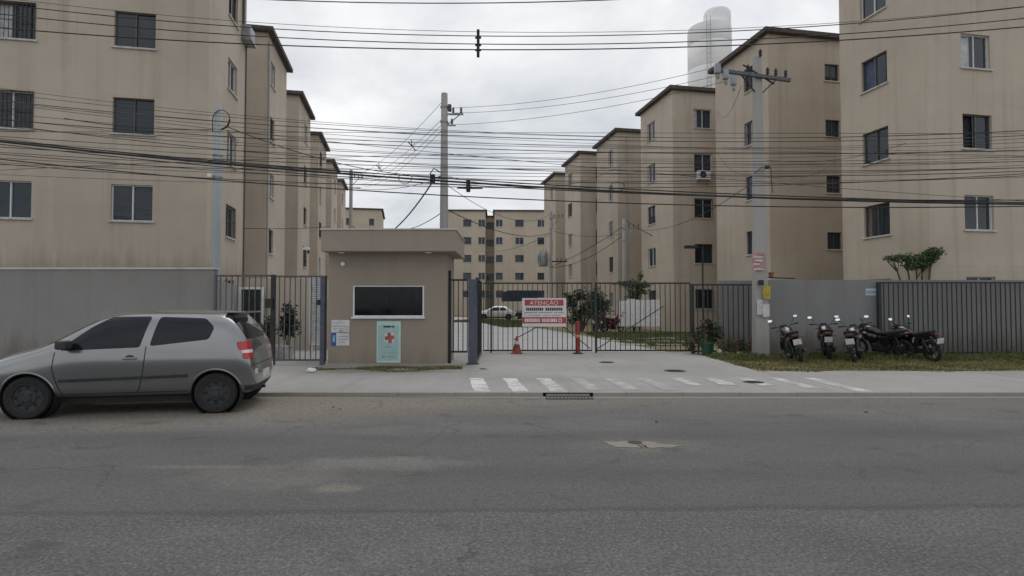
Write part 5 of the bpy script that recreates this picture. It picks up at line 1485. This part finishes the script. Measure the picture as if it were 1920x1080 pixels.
    m_ = MB(); m_.m = S; m_.bbox(0.40, 0.50, -0.09, 0.09, 0.93, 1.02, 0.025); part('instruments', m_, 'black_plastic')
    # tank, seat, tail
    def loft(rings, name, mat):
        m_ = MB(); n = 12; vs = []; fs = []
        for (x, z, hw, hh) in rings:
            for k in range(n):
                a = math.tau * k / n; c, s = math.cos(a), math.sin(a)
                vs.append((x, hw * math.copysign(abs(c) ** .75, c), z + hh * math.copysign(abs(s) ** .75, s)))
        for i in range(len(rings) - 1):
            for k in range(n): fs.append((i * n + k, i * n + (k + 1) % n, (i + 1) * n + (k + 1) % n, (i + 1) * n + k))
        fs.append(tuple(range(n))[::-1]); fs.append(tuple((len(rings) - 1) * n + k for k in range(n)))
        m_.add(vs, fs); return part(name, m_, mat)
    loft([(-0.08, 0.73, 0.06, 0.05), (0.0, 0.76, 0.105, 0.09), (0.15, 0.82, 0.165, 0.14), (0.28, 0.84, 0.155, 0.13), (0.36, 0.81, 0.07, 0.08), (0.38, 0.80, 0.03, 0.03)], 'fuel_tank', paint)
    loft([(0.02, 0.75, 0.07, 0.03), (-0.10, 0.75, 0.13, 0.05), (-0.30, 0.76, 0.15, 0.06), (-0.45, 0.80, 0.145, 0.06), (-0.62, 0.82, 0.13, 0.055), (-0.72, 0.82, 0.08, 0.035)], 'seat', 'rubber')
    loft([(-0.12, 0.60, 0.14, 0.10), (-0.4, 0.66, 0.15, 0.10), (-0.66, 0.73, 0.13, 0.08), (-0.82, 0.77, 0.09, 0.05)], 'tail_fairing', paint)
    loft([(0.02, 0.62, 0.13, 0.10), (0.16, 0.63, 0.20, 0.15), (0.32, 0.66, 0.21, 0.15), (0.42, 0.74, 0.15, 0.09)], 'tank_shroud', paint)
    m_ = MB(); m_.bbox(-0.86, -0.80, -0.075, 0.075, 0.735, 0.80, 0.015); part('tail_lamp', m_, 'dark_red_lens')
    m_ = MB(); m_.add([(-0.70, -0.07, 0.70), (-0.70, 0.07, 0.70), (-0.86, 0.07, 0.66), (-0.86, -0.07, 0.66), (-0.95, 0.06, 0.45), (-0.95, -0.06, 0.45)], [(0, 1, 2, 3), (3, 2, 4, 5)]); 
    m_.add([(-0.69, -0.07, 0.69), (-0.69, 0.07, 0.69), (-0.85, 0.07, 0.65), (-0.85, -0.07, 0.65), (-0.94, 0.06, 0.44), (-0.94, -0.06, 0.44)], [(0, 3, 2, 1), (3, 5, 4, 2)]); part('rear_mudguard', m_, 'black_plastic', root, False)
    m_ = MB(); m_.m = Matrix.Translation((-0.925, 0, 0.59)) @ Matrix.Rotation(R(-14), 4, 'Y'); m_.box(-0.006, 0.0, -0.10, 0.10, -0.07, 0.085); pl = part('licence_plate', m_, 'plate_white', root, False)
    for s in (-1, 1):
        m_ = MB(); m_.tube([(-0.80, s * 0.05, 0.71), (-0.81, s * 0.15, 0.71)], 0.007, 5); m_.ell((-0.815, s * 0.17, 0.71), (0.028, 0.03, 0.022), 8, 6); part('indicator', m_, 'amber_lens')
        m_ = MB(); m_.tube([(-0.62, s * 0.10, rw), (-0.50, s * 0.12, 0.66)], [0.03, 0.026], 10)
        for k in range(7): z = 0.36 + k * .035; x_ = -0.62 + (z - rw) / (0.66 - rw) * .12; m_.lathe([(0.042, z - .006), (0.042, z + .006)], 10, 'Z', (x_, s * 0.105, 0))
        part('shock_absorber', m_, 'engine_metal')
        m_ = MB(); m_.box(-0.64, -0.10, s * 0.085 - .015, s * 0.085 + .015, 0.27, 0.32); part('swingarm', m_, 'black_plastic')
        m_ = MB(); m_.tube([(-0.05, s * 0.1, 0.27), (-0.03, s * 0.27, 0.27)], 0.015, 6); part('footpeg', m_, 'rubber')
        m_ = MB(); m_.tube([(-0.30, s * 0.14, 0.70), (-0.60, s * 0.15, 0.82), (-0.74, s * 0.10, 0.86), (-0.78, 0, 0.87)], 0.011, 6); part('grab_rail', m_, 'black_plastic')
    m_ = MB(); m_.tube([(0.44, 0, 0.84), (0.30, 0, 0.50), (0.20, 0, 0.25)], 0.025, 8); m_.tube([(0.40, 0, 0.80), (0.0, 0, 0.68), (-0.6, 0, 0.72)], 0.022, 8); m_.tube([(-0.08, 0, 0.68), (-0.14, 0, 0.28)], 0.025, 8); m_.box(-0.14, 0.22, -0.05, 0.05, 0.20, 0.26); part('frame', m_, 'black_plastic')
    m_ = MB(); m_.bbox(-0.12, 0.18, -0.13, 0.13, 0.24, 0.46, 0.04); m_.m = Matrix.Translation((0.14, 0, 0.44)) @ Matrix.Rotation(R(15), 4, 'Y'); m_.bbox(-0.07, 0.07, -0.075, 0.075, 0, 0.22, 0.02)
    for k in range(6): m_.box(-0.10, 0.10, -0.10, 0.10, 0.03 + k * .03, 0.042 + k * .03)
    part('engine', m_, 'engine_metal', root, False)
    m_ = MB(); m_.tube([(0.22, -0.05, 0.50), (0.30, -0.09, 0.36), (0.22, -0.12, 0.20), (-0.15, -0.14, 0.20), (-0.30, -0.15, 0.24), (-0.75, -0.17, 0.36)], [0.018, 0.018, 0.018, 0.02, 0.042, 0.045], 10); part('exhaust', m_, 'engine_metal')
    m_ = MB(); m_.box(-0.62, -0.05, 0.095, 0.115, 0.25, 0.37); part('chain_guard', m_, 'black_plastic', root, False)
    m_ = MB(); m_.bbox(-0.34, -0.06, -0.15, 0.15, 0.42, 0.66, 0.04); part('side_panel', m_, paint)
    tip = T.inverted() @ Vector((-0.02, 0.26, 0.0))
    m_ = MB(); m_.tube([(0.02, 0.08, 0.25), tuple(tip)], 0.011, 6); part('side_stand', m_, 'iron')
    if topbox:
        m_ = MB(); m_.bbox(-0.98, -0.60, -0.20, 0.20, 0.88, 1.18, 0.05); part('top_box', m_, 'black_plastic')
    return root
def up(deg): return R(deg)
GZ = ZP - 0.01
make_motorcycle('black motorcycle nearest the concrete pole, its tail and plate to the street', (X(1490, 16.0), 16.0, GZ), up(75), lean=-13, steer=8)
make_motorcycle('black motorcycle close to the wall, upright behind the plated one, with wide bars', (X(1549, 16.8), 16.8, GZ), up(66), lean=-3, steer=-2)
make_motorcycle('black motorcycle in the middle, pale plate facing the street', (X(1606, 15.85), 15.85, GZ), up(54), lean=-8, steer=8)
make_motorcycle('black motorcycle turned half side-on before the end of the wall, pointing left', (X(1650, 16.9), 16.9, GZ), up(120), lean=-7, steer=14)
make_motorcycle('black motorcycle at the right picture edge, in front of the railing', (X(1712, 16.3), 16.3, GZ), up(98), lean=-7, steer=10)
make_motorcycle('dark red motorcycle inside the estate beside the white sheeting', (X(1148, 33.0), 33.0, 0.04), up(35), 'wine_paint', 5, 10, group='motorcycles inside the gate')
make_motorcycle('black motorcycle inside the estate, left of the dark red one', (X(1122, 33.6), 33.6, 0.04), up(60), 'black_paint', 5, -8, group='motorcycles inside the gate')

# ------------------------------------------------------------------ things behind and beside the gate
cn = empty('traffic_cone', (X(969, 18.35), 18.35, ZP)); tag(cn, 'worn orange traffic cone at the foot of the gate', 'traffic cone')
m_ = MB(); m_.bbox(-0.19, 0.19, -0.19, 0.19, 0.0, 0.035, 0.01); m_.build('base', 'cone_orange', cn)
m_ = MB(); m_.lathe([(0.145, 0.035), (0.035, 0.52), (0.03, 0.55), (0.001, 0.55)], 20); m_.build('body', 'cone_orange', cn, True)
m_ = MB(); m_.lathe([(0.088, 0.30), (0.063, 0.41)], 20); m_.build('pale_band', 'curtain_white', cn, True)
bl = empty('bollard', (X(1083, 18.3), 18.3, ZP)); tag(bl, 'red steel bollard with a round base in front of the gate', 'bollard')
m_ = MB(); m_.lathe([(0.075, 0.0), (0.075, 0.98), (0.06, 1.02), (0.001, 1.03)], 18); m_.build('post', 'red_paint', bl, True)
m_ = MB(); m_.lathe([(0.16, 0.0), (0.16, 0.03), (0.08, 0.05), (0.076, 0.05)], 20); m_.build('base', 'iron', bl, True)
m_ = MB(); m_.lathe([(0.0785, 0.52), (0.0785, 0.60)], 18); m_.build('band', 'paper_yellow', bl, True)

ps = empty('metal_sheeting', (X(1160, 33.0), 33.0, 0.03)); tag(ps, 'white corrugated metal sheeting on short posts inside the estate', 'sheeting')
wps = X(1238, 33) - X(1160, 33); z0_, z1_ = Z(612, 33) - 0.03, Z(562, 33) - 0.03
mb_ = None
npan = 5
for i in range(npan):
    m_ = MB(); vs = []; n = 12
    for k in range(n + 1):
        xx = wps / npan * (i + k / n); yy = 0.02 * math.sin(k / n * math.tau * 3) - (0.004 if i % 2 else 0)
        vs += [(xx, yy, z0_), (xx, yy, z1_ - (0.06 if i in (0,) else 0) + (0.05 if i == 1 else 0))]
    m_.add(vs, [(2 * k, 2 * k + 2, 2 * k + 3, 2 * k + 1) for k in range(n)])
    m_.add([(a, b + 0.003, c) for a, b, c in vs], [(2 * k, 2 * k + 1, 2 * k + 3, 2 * k + 2) for k in range(n)]); m_.build('panel', 'white_paint', ps, 60)
for i in range(3):
    m_ = MB(); xx = wps * i / 2; m_.box(xx - 0.03, xx + 0.03, 0.03, 0.08, 0, z1_ - .03); m_.build('post', 'steel_dark', ps)

cnp = empty('canopy', (X(975, 70), 70, 0)); tag(cnp, 'dark blue canopy on posts down the driveway', 'canopy')
wc = 2.2
m_ = MB(); m_.prism([(-wc, 2.05), (-wc, 3.1), (-wc * .6, 3.35), (wc, 3.35), (wc, 2.05)], 'Y', -1.4, 1.4); m_.build('roof', 'canopy_blue', cnp)
for xx in (-wc + .1, wc - .1):
    m_ = MB(); m_.box(xx - .06, xx + .06, -1.3, -1.2, 0, 2.35); m_.build('post', 'white_paint', cnp)

# ------------------------------------------------------------------ plants
def leaves(mb, n, sampler, size, r, droop=0.3, mi=0):
    for _ in range(n):
        p = Vector(sampler(r)); s = size * r.uniform(0.6, 1.35)
        u = Vector((r.gauss(0, 1), r.gauss(0, 1), r.gauss(0, .5) - droop)).normalized()
        w = u.cross(Vector((r.gauss(0, 1), r.gauss(0, 1), r.gauss(0, 1)))).normalized() * s * 0.32
        mid = p + u * s * .5 + w.cross(u).normalized() * s * .1
        mb.add([p, mid - w, p + u * s, mid + w], [(0, 1, 2), (0, 2, 3)], mi)
def plant(name, label, cat, loc, blobs, n, size, leaf, seed, stems=(), trunk=0.03, extra=None, group=None):
    """blobs = clumps (x, y, z, rx, ry, rz) of foliage; stems run from the base to each clump"""
    r = random.Random(seed)
    o = empty(name, loc); tag(o, label, cat, group)
    m_ = MB()
    for (x, y, z, a, b, c) in blobs:
        m_.tube([(0, 0, -0.03), (x * .35, y * .35, z * .45), (x * .8, y * .8, z * .85), (x, y, z)], [trunk, trunk * .8, trunk * .5, trunk * .25], 6)
        for q in range(4):
            an = r.uniform(0, 6.28); m_.tube([(x * .8, y * .8, z * .85), (x + a * .7 * math.cos(an), y + b * .7 * math.sin(an), z + c * r.uniform(-.4, .7))], [trunk * .4, trunk * .12], 5)
    m_.build('trunk', 'bark', o, True)
    m_ = MB(); tot = sum(a * b * c for (_, _, _, a, b, c) in blobs)
    for (x, y, z, a, b, c) in blobs:
        def smp(rr, x=x, y=y, z=z, a=a, b=b, c=c):
            d = Vector((rr.gauss(0, 1), rr.gauss(0, 1), rr.gauss(0, 1))).normalized() * (rr.random() ** .45)
            k = 1 + 0.25 * math.sin(d.x * 5 + x) * math.sin(d.z * 6 + z)
            return (x + a * d.x * k, y + b * d.y * k, z + c * d.z * k)
        leaves(m_, int(n * a * b * c / tot), smp, size, r)
    m_.build('crown', leaf, o)
    if extra:
        for (nm, mat, cnt, sz) in extra:
            m_ = MB()
            def smp2(rr):
                x, y, z, a, b, c = rr.choice(blobs); d = Vector((rr.gauss(0, 1), rr.gauss(0, 1), rr.gauss(0, 1))).normalized() * rr.uniform(.7, 1.1)
                return (x + a * d.x, y + b * d.y, z + c * d.z)
            leaves(m_, cnt, smp2, sz, r, 0); m_.build(nm, mat, o)
    return o
plant('tree', 'dark dense tree inside the estate right of the warning sign', 'tree', (X(1090, 34), 34, 0.03),
      [(-0.1, 0, 2.2, .5, .5, .35), (-0.6, 0.1, 1.75, .45, .45, .5), (0.45, -0.1, 1.5, .5, .5, .55), (0.0, 0, 1.2, .6, .5, .35), (0.75, 0, 2.2, .42, .4, .3), (1.1, 0.1, 1.6, .3, .35, .4), (-.35, 0, .75, .5, .4, .35), (-.9, 0, 2.2, .25, .25, .2)], 2000, 0.15, 'leaf_dark', 1, trunk=0.07)
plant('shrub', 'low dark shrub behind the gate beside the motorcycles', 'shrub', (X(1119, 31), 31, 0.03),
      [(0.0, 0, 1.9, .5, .5, .55), (0.35, 0, 1.5, .45, .45, .45), (-.2, 0, 1.2, .5, .4, .4)], 1100, 0.13, 'leaf_dark', 2, trunk=0.05)
plant('tree', 'small flat green tree above the white sheeting', 'tree', (X(1188, 33.7), 33.7, 0.03),
      [(-.35, 0, 2.85, .75, .6, .18), (.35, 0, 2.75, .8, .6, .2), (0.3, 0, 2.35, .6, .5, .2), (0.42, 0, 3.35, .2, .2, .28), (0, 0, 2.0, .5, .4, .25)], 1500, 0.13, 'leaf_green', 3, trunk=0.05)
plant('shrub', 'tall green shrub inside the pedestrian gate', 'shrub', (X(541, 16.6), 16.6, ZP),
      [(0, 0, 1.25, .22, .22, .4), (0.12, 0, .95, .24, .22, .32), (-.1, 0, .85, .2, .2, .25)], 700, 0.11, 'leaf_dark', 4, trunk=0.02)
plant('shrub', 'small olive shrub inside the pedestrian gate, left of the tall one', 'shrub', (X(500, 16.8), 16.8, ZP),
      [(0, 0, .75, .24, .22, .35), (0.1, 0, 1.05, .16, .16, .2)], 420, 0.10, 'leaf_olive', 5, trunk=0.018)
for (px, d, lab) in ((541, 16.6, 'pale plant pot under the tall shrub inside the pedestrian gate'), (528, 16.9, 'pale plant pot beside the gate post inside')):
    o = empty('plant_pot', (X(px, d), d - 0.02, ZP)); tag(o, lab, 'pot', 'pots inside the pedestrian gate')
    m_ = MB(); m_.lathe([(0.001, 0.0), (0.13, 0.0), (0.18, 0.34), (0.20, 0.34), (0.20, 0.40), (0.17, 0.40), (0.16, 0.3), (0.001, 0.3)], 18); m_.build('pot', 'chalk_pot', o, True)
    m_ = MB(); m_.ell((0, 0, .31), (.15, .15, .02), 10, 4); m_.build('soil', 'bark', o)
plant('flowering_shrub', 'red and pink flowering shrub by the right gate post', 'shrub', (X(1309, 18.15), 18.15, ZP),
      [(0, 0, .55, .22, .2, .3), (-.22, 0, .30, .2, .18, .25), (.12, 0, .85, .18, .16, .2)], 520, 0.07, 'leaf_dark', 6, trunk=0.015,
      extra=[('blossom', 'flower_red', 90, 0.05), ('blossom', 'flower_pink', 70, 0.045), ('blossom', 'flower_orange', 30, 0.045)])
plant('shrub', 'dark shrub growing above the green bin', 'shrub', (X(1331, 18.25), 18.25, ZP),
      [(0, 0, .85, .26, .2, .25), (.15, 0, .7, .2, .2, .25), (-.1, 0, 1.0, .18, .16, .16), (0.1, 0, .55, .25, .2, .2)], 800, 0.08, 'leaf_dark', 7, trunk=0.015, extra=[('blossom', 'flower_pink', 40, 0.05), ('blossom', 'flower_red', 26, 0.05)])
bn = empty('bin', (X(1325, 17.75), 17.75, ZP)); tag(bn, 'green plastic tub standing at the foot of the flower bed', 'bin')
m_ = MB(); m_.lathe([(0.001, 0.0), (0.15, 0.0), (0.205, 0.36), (0.001, 0.34)], 20); m_.build('body', 'green_plastic', bn, True)
m_ = MB(); m_.lathe([(0.205, 0.345), (0.23, 0.35), (0.23, 0.385), (0.195, 0.385), (0.195, 0.35)], 20, closed=True); m_.build('rim', 'green_plastic', bn, True)
for i, px in enumerate((1352, 1366, 1379, 1390, 1402)):
    plant('bed_plant', ['dry brown bed plant just right of the green tub', 'dry bed plant second from the green tub', 'dry bed plant in the middle of the railing bed', 'dry bed plant fourth from the green tub', 'dry bed plant nearest the concrete pole'][i], 'plant', (X(px, 18.0), 18.0 + rng.uniform(-.1, .1), ZP),
          [(0, 0, .22, .14, .12, .18), (rng.uniform(-.1, .1), 0, .4, .1, .1, .16)], 170, 0.06, ['dry_leaf', 'leaf_olive', 'dry_leaf', 'leaf_dark', 'dry_leaf'][i], 30 + i, trunk=0.01, group='plants in the railing bed')
for i, (px, d, s, lab) in enumerate(((1347, 17.75, .10, 'pale stone beside the green tub'), (1361, 17.9, .07, 'small pale stone in the railing bed'), (1384, 17.7, .08, 'pale stone in the middle of the railing bed'), (1398, 17.5, .05, 'small white stone on the grass before the railing'))):
    m_ = MB(); m_.ell((0, 0, s * .6), (s, s * .8, s * (1.3 if i == 0 else .8)), 8, 6)
    for k, v in enumerate(m_.v): m_.v[k] = tuple(c * (1 + .12 * math.sin(k * 7.1)) for c in v)
    tag(m_.build('stone', 'stone_pale', None, False, (X(px, d), d, ZP)), lab, 'stone', 'stones in the railing bed')
tr = plant('tree', 'small leafy green tree reaching over the wall at the right picture edge', 'tree', (X(1722, 18.65), 18.65, 0.03),
      [(0.1, -.1, 3.05, .42, .38, .2), (-.5, -.15, 3.1, .36, .28, .15), (-.95, -.2, 3.08, .32, .22, .11), (.3, -.3, 3.25, .3, .3, .18), (-.2, -.2, 2.85, .4, .3, .16)], 2300, 0.08, 'leaf_green', 8, trunk=0.045)

wall('inner_wall', 'low tan wall closing the yard behind the pedestrian gate', [(X(462, 20.5), 20.5), (X(640, 20.5), 20.5)], 2.55, 0.15, 'tan_render', z0=0.0)
# white louvred door inside the pedestrian gate, doorway of the first left block
lv = empty('louvred_door', (X(596, 16.2), 16.2, ZP)); tag(lv, 'white louvred panel door behind the pedestrian gate', 'door')
wl = (X(612, 16.2) - X(582, 16.2)) / 2; hz0, hz1 = 0.42, Z(519, 16.2) - ZP
m_ = MB(); m_.box(-wl, wl, 0.03, 0.05, hz0, hz1); m_.build('backing', 'white_paint', lv)
m_ = MB(); m_.box(-wl, -wl + .04, -.02, .03, hz0, hz1); m_.box(wl - .04, wl, -.02, .03, hz0, hz1); m_.box(-wl + .04, wl - .04, -.02, .03, hz1 - .04, hz1); m_.box(-wl + .04, wl - .04, -.02, .03, hz0, hz0 + .04); m_.box(-wl + .02, -wl + .06, .05, .09, -.02, hz0 + .1); m_.box(wl - .06, wl - .02, .05, .09, -.02, hz0 + .1); m_.build('frame', 'white_paint', lv)
sm = MB(); sm.m = Matrix.Rotation(R(-38), 4, 'X'); sm.box(-wl + .04, wl - .04, -.03, .022, -.004, .004); smh = sm.mesh('slat', 'white_paint')
z = hz0 + .07
while z < hz1 - .06: link('slat', smh, lv, (0, 0, z)); z += 0.062
dd = empty('doorway', (X(471, 20.2), 20.2, 0.03)); tag(dd, 'dark doorway with pale frame behind the left railing', 'door')
m_ = MB(); m_.box(-.42, -.34, -.05, .05, 0, 2.2); m_.box(.34, .42, -.05, .05, 0, 2.2); m_.box(-.34, .34, -.05, .05, 2.12, 2.2); m_.build('frame', 'white_paint', dd)
m_ = MB(); m_.box(-.34, .34, 0, .03, 0, 2.12); m_.build('leaf', 'car_trim', dd)
cm = empty('security_camera', P(573, 467, 24.0)); tag(cm, 'small white security camera on a bracket above the left railing', 'camera')
m_ = MB(); m_.bbox(-.08, .16, -.07, .07, -.04, .07, .02); m_.build('body', 'white_paint', cm)
m_ = MB(); m_.tube([(-.05, 0, 0), (-.1, .05, .12)], .03, 6); m_.ell((.12, -.02, -.12), (.05, .05, .08), 8, 6); m_.build('bracket', 'black_plastic', cm)
m_ = MB()
rr_ = random.Random(3)
bm = bmesh.new(); bmesh.ops.create_icosphere(bm, subdivisions=2, radius=0.09)
for v in bm.verts: v.co = Vector((v.co.x * 1.25, v.co.y * .8, v.co.z * .62 + .05)) * (1 + rr_.uniform(-.12, .12))
bag = bpy.data.meshes.new('litter_bag'); bm.to_mesh(bag); bm.free(); bag.materials.append(MATS['cloth_white'])
tag(link('litter_bag', bag, None, (X(585, 13.2), 13.2, ZP)), 'crumpled white plastic bag lying on the pavement', 'bag')

# grass and pale slabs seen through the gate
blades('inner_grass', (4.0, 11.5, 22, 33, lambda x, y: x > along(9.4, y) + 0.2 * math.sin(y * 2)), 16000, 'grass_lush', 0.03, 0.12, 0.035, 'rough green grass behind the vehicle gate', clump=0.6, w=0.018, seed=12)
blades('inner_grass', (-6, 4.5, 40, 60, lambda x, y: abs(x - (along(8.3, y) + .2)) < 1.6 or (abs(y - 54) < 2.5 and x > -5.5)), 9000, 'grass_lush', 0.08, 0.22, 0.045, 'green grass strip far down the driveway', clump=0.3, w=0.03, seed=13)
for i in range(9):
    y = 22.5 + (i % 3) * 2.1 + rng.uniform(-.3, .3); xx = 4.9 + (i // 3) * 1.25 + rng.uniform(-.2, .2) - (y - 22) * .05
    m_ = MB(); m_.bbox(-.5, .5, -.22, .22, 0, .05, .012)
    tag(m_.build('paving_slab', 'kerb_concrete', None, False, (xx, y, 0.03), (0, 0, rng.uniform(-.15, .15))), 'pale concrete slab lying in the grass behind the gate', 'slab', 'slabs behind the gate')

# ------------------------------------------------------------------ service drops and slack coils
GD = 'service drops to the apartment blocks'
sagwire(P(1428, 322, DRP - .1), P(1345, 286, 31.0), 0.5, 0.008, 'cable_black', 'service drop from the right pole to the third right block', GD)
sagwire(P(1430, 330, DRP - .1), P(1572, 300, 23.0), 0.35, 0.007, 'cable_grey', 'service drop from the right pole to the nearest right block', GD)
sagwire(P(1420, 336, DRP - .1), P(1165, 420, 38.0), 0.9, 0.012, 'cable_grey', 'long slack drop from the right pole to the pale pole', GD)
sagwire(P(1436, 300, DRP - .1), P(1700, 268, 17.0), 0.25, 0.007, 'cable_black', 'cable leaving the right pole towards the right picture edge', GD)
sagwire(P(1390, 160, DRP), P(1345, 210, 31.0), 0.6, 0.008, 'cable_grey', 'loose line hanging from the fuse arm of the right pole', GD)
sagwire(P(836, 330, DC), P(1180, 300, 42.0), 1.1, 0.012, 'cable_grey', 'slack line from the tall pole to the fourth right block', GD)
sagwire(P(836, 345, DC), P(1035, 400, 46.0), 1.0, 0.013, 'cable_black', 'upper slack line from the tall pole to the transformer pole', GD)
sagwire(P(826, 335, DC), P(575, 315, 40.0), 0.9, 0.012, 'cable_grey', 'slack line from the tall pole to the third left block', GD)
sagwire(P(404, 300, DLP), P(452, 252, 22.8), 0.3, 0.008, 'cable_black', 'short drop from the blue-grey pole to the nearest left block', GD)
for (px, py, d, lab) in ((1158, 350, 11.2, 'slack loop of cable tied under the thick line before the right row'), (760, 336, 11.2, 'slack loop of cable tied under the thick line left of the tall pole')):
    c = P(px, py, d)
    m_ = MB(); m_.tube([(0.13 * math.cos(a) * (1 + .15 * math.sin(3 * a)), 0.02 * math.sin(2 * a), 0.09 * math.sin(a)) for a in np.linspace(0, 11.5, 46)], 0.006, 5)
    tag(m_.build('cable_coil', 'cable_black', None, True, c), lab, 'cable')
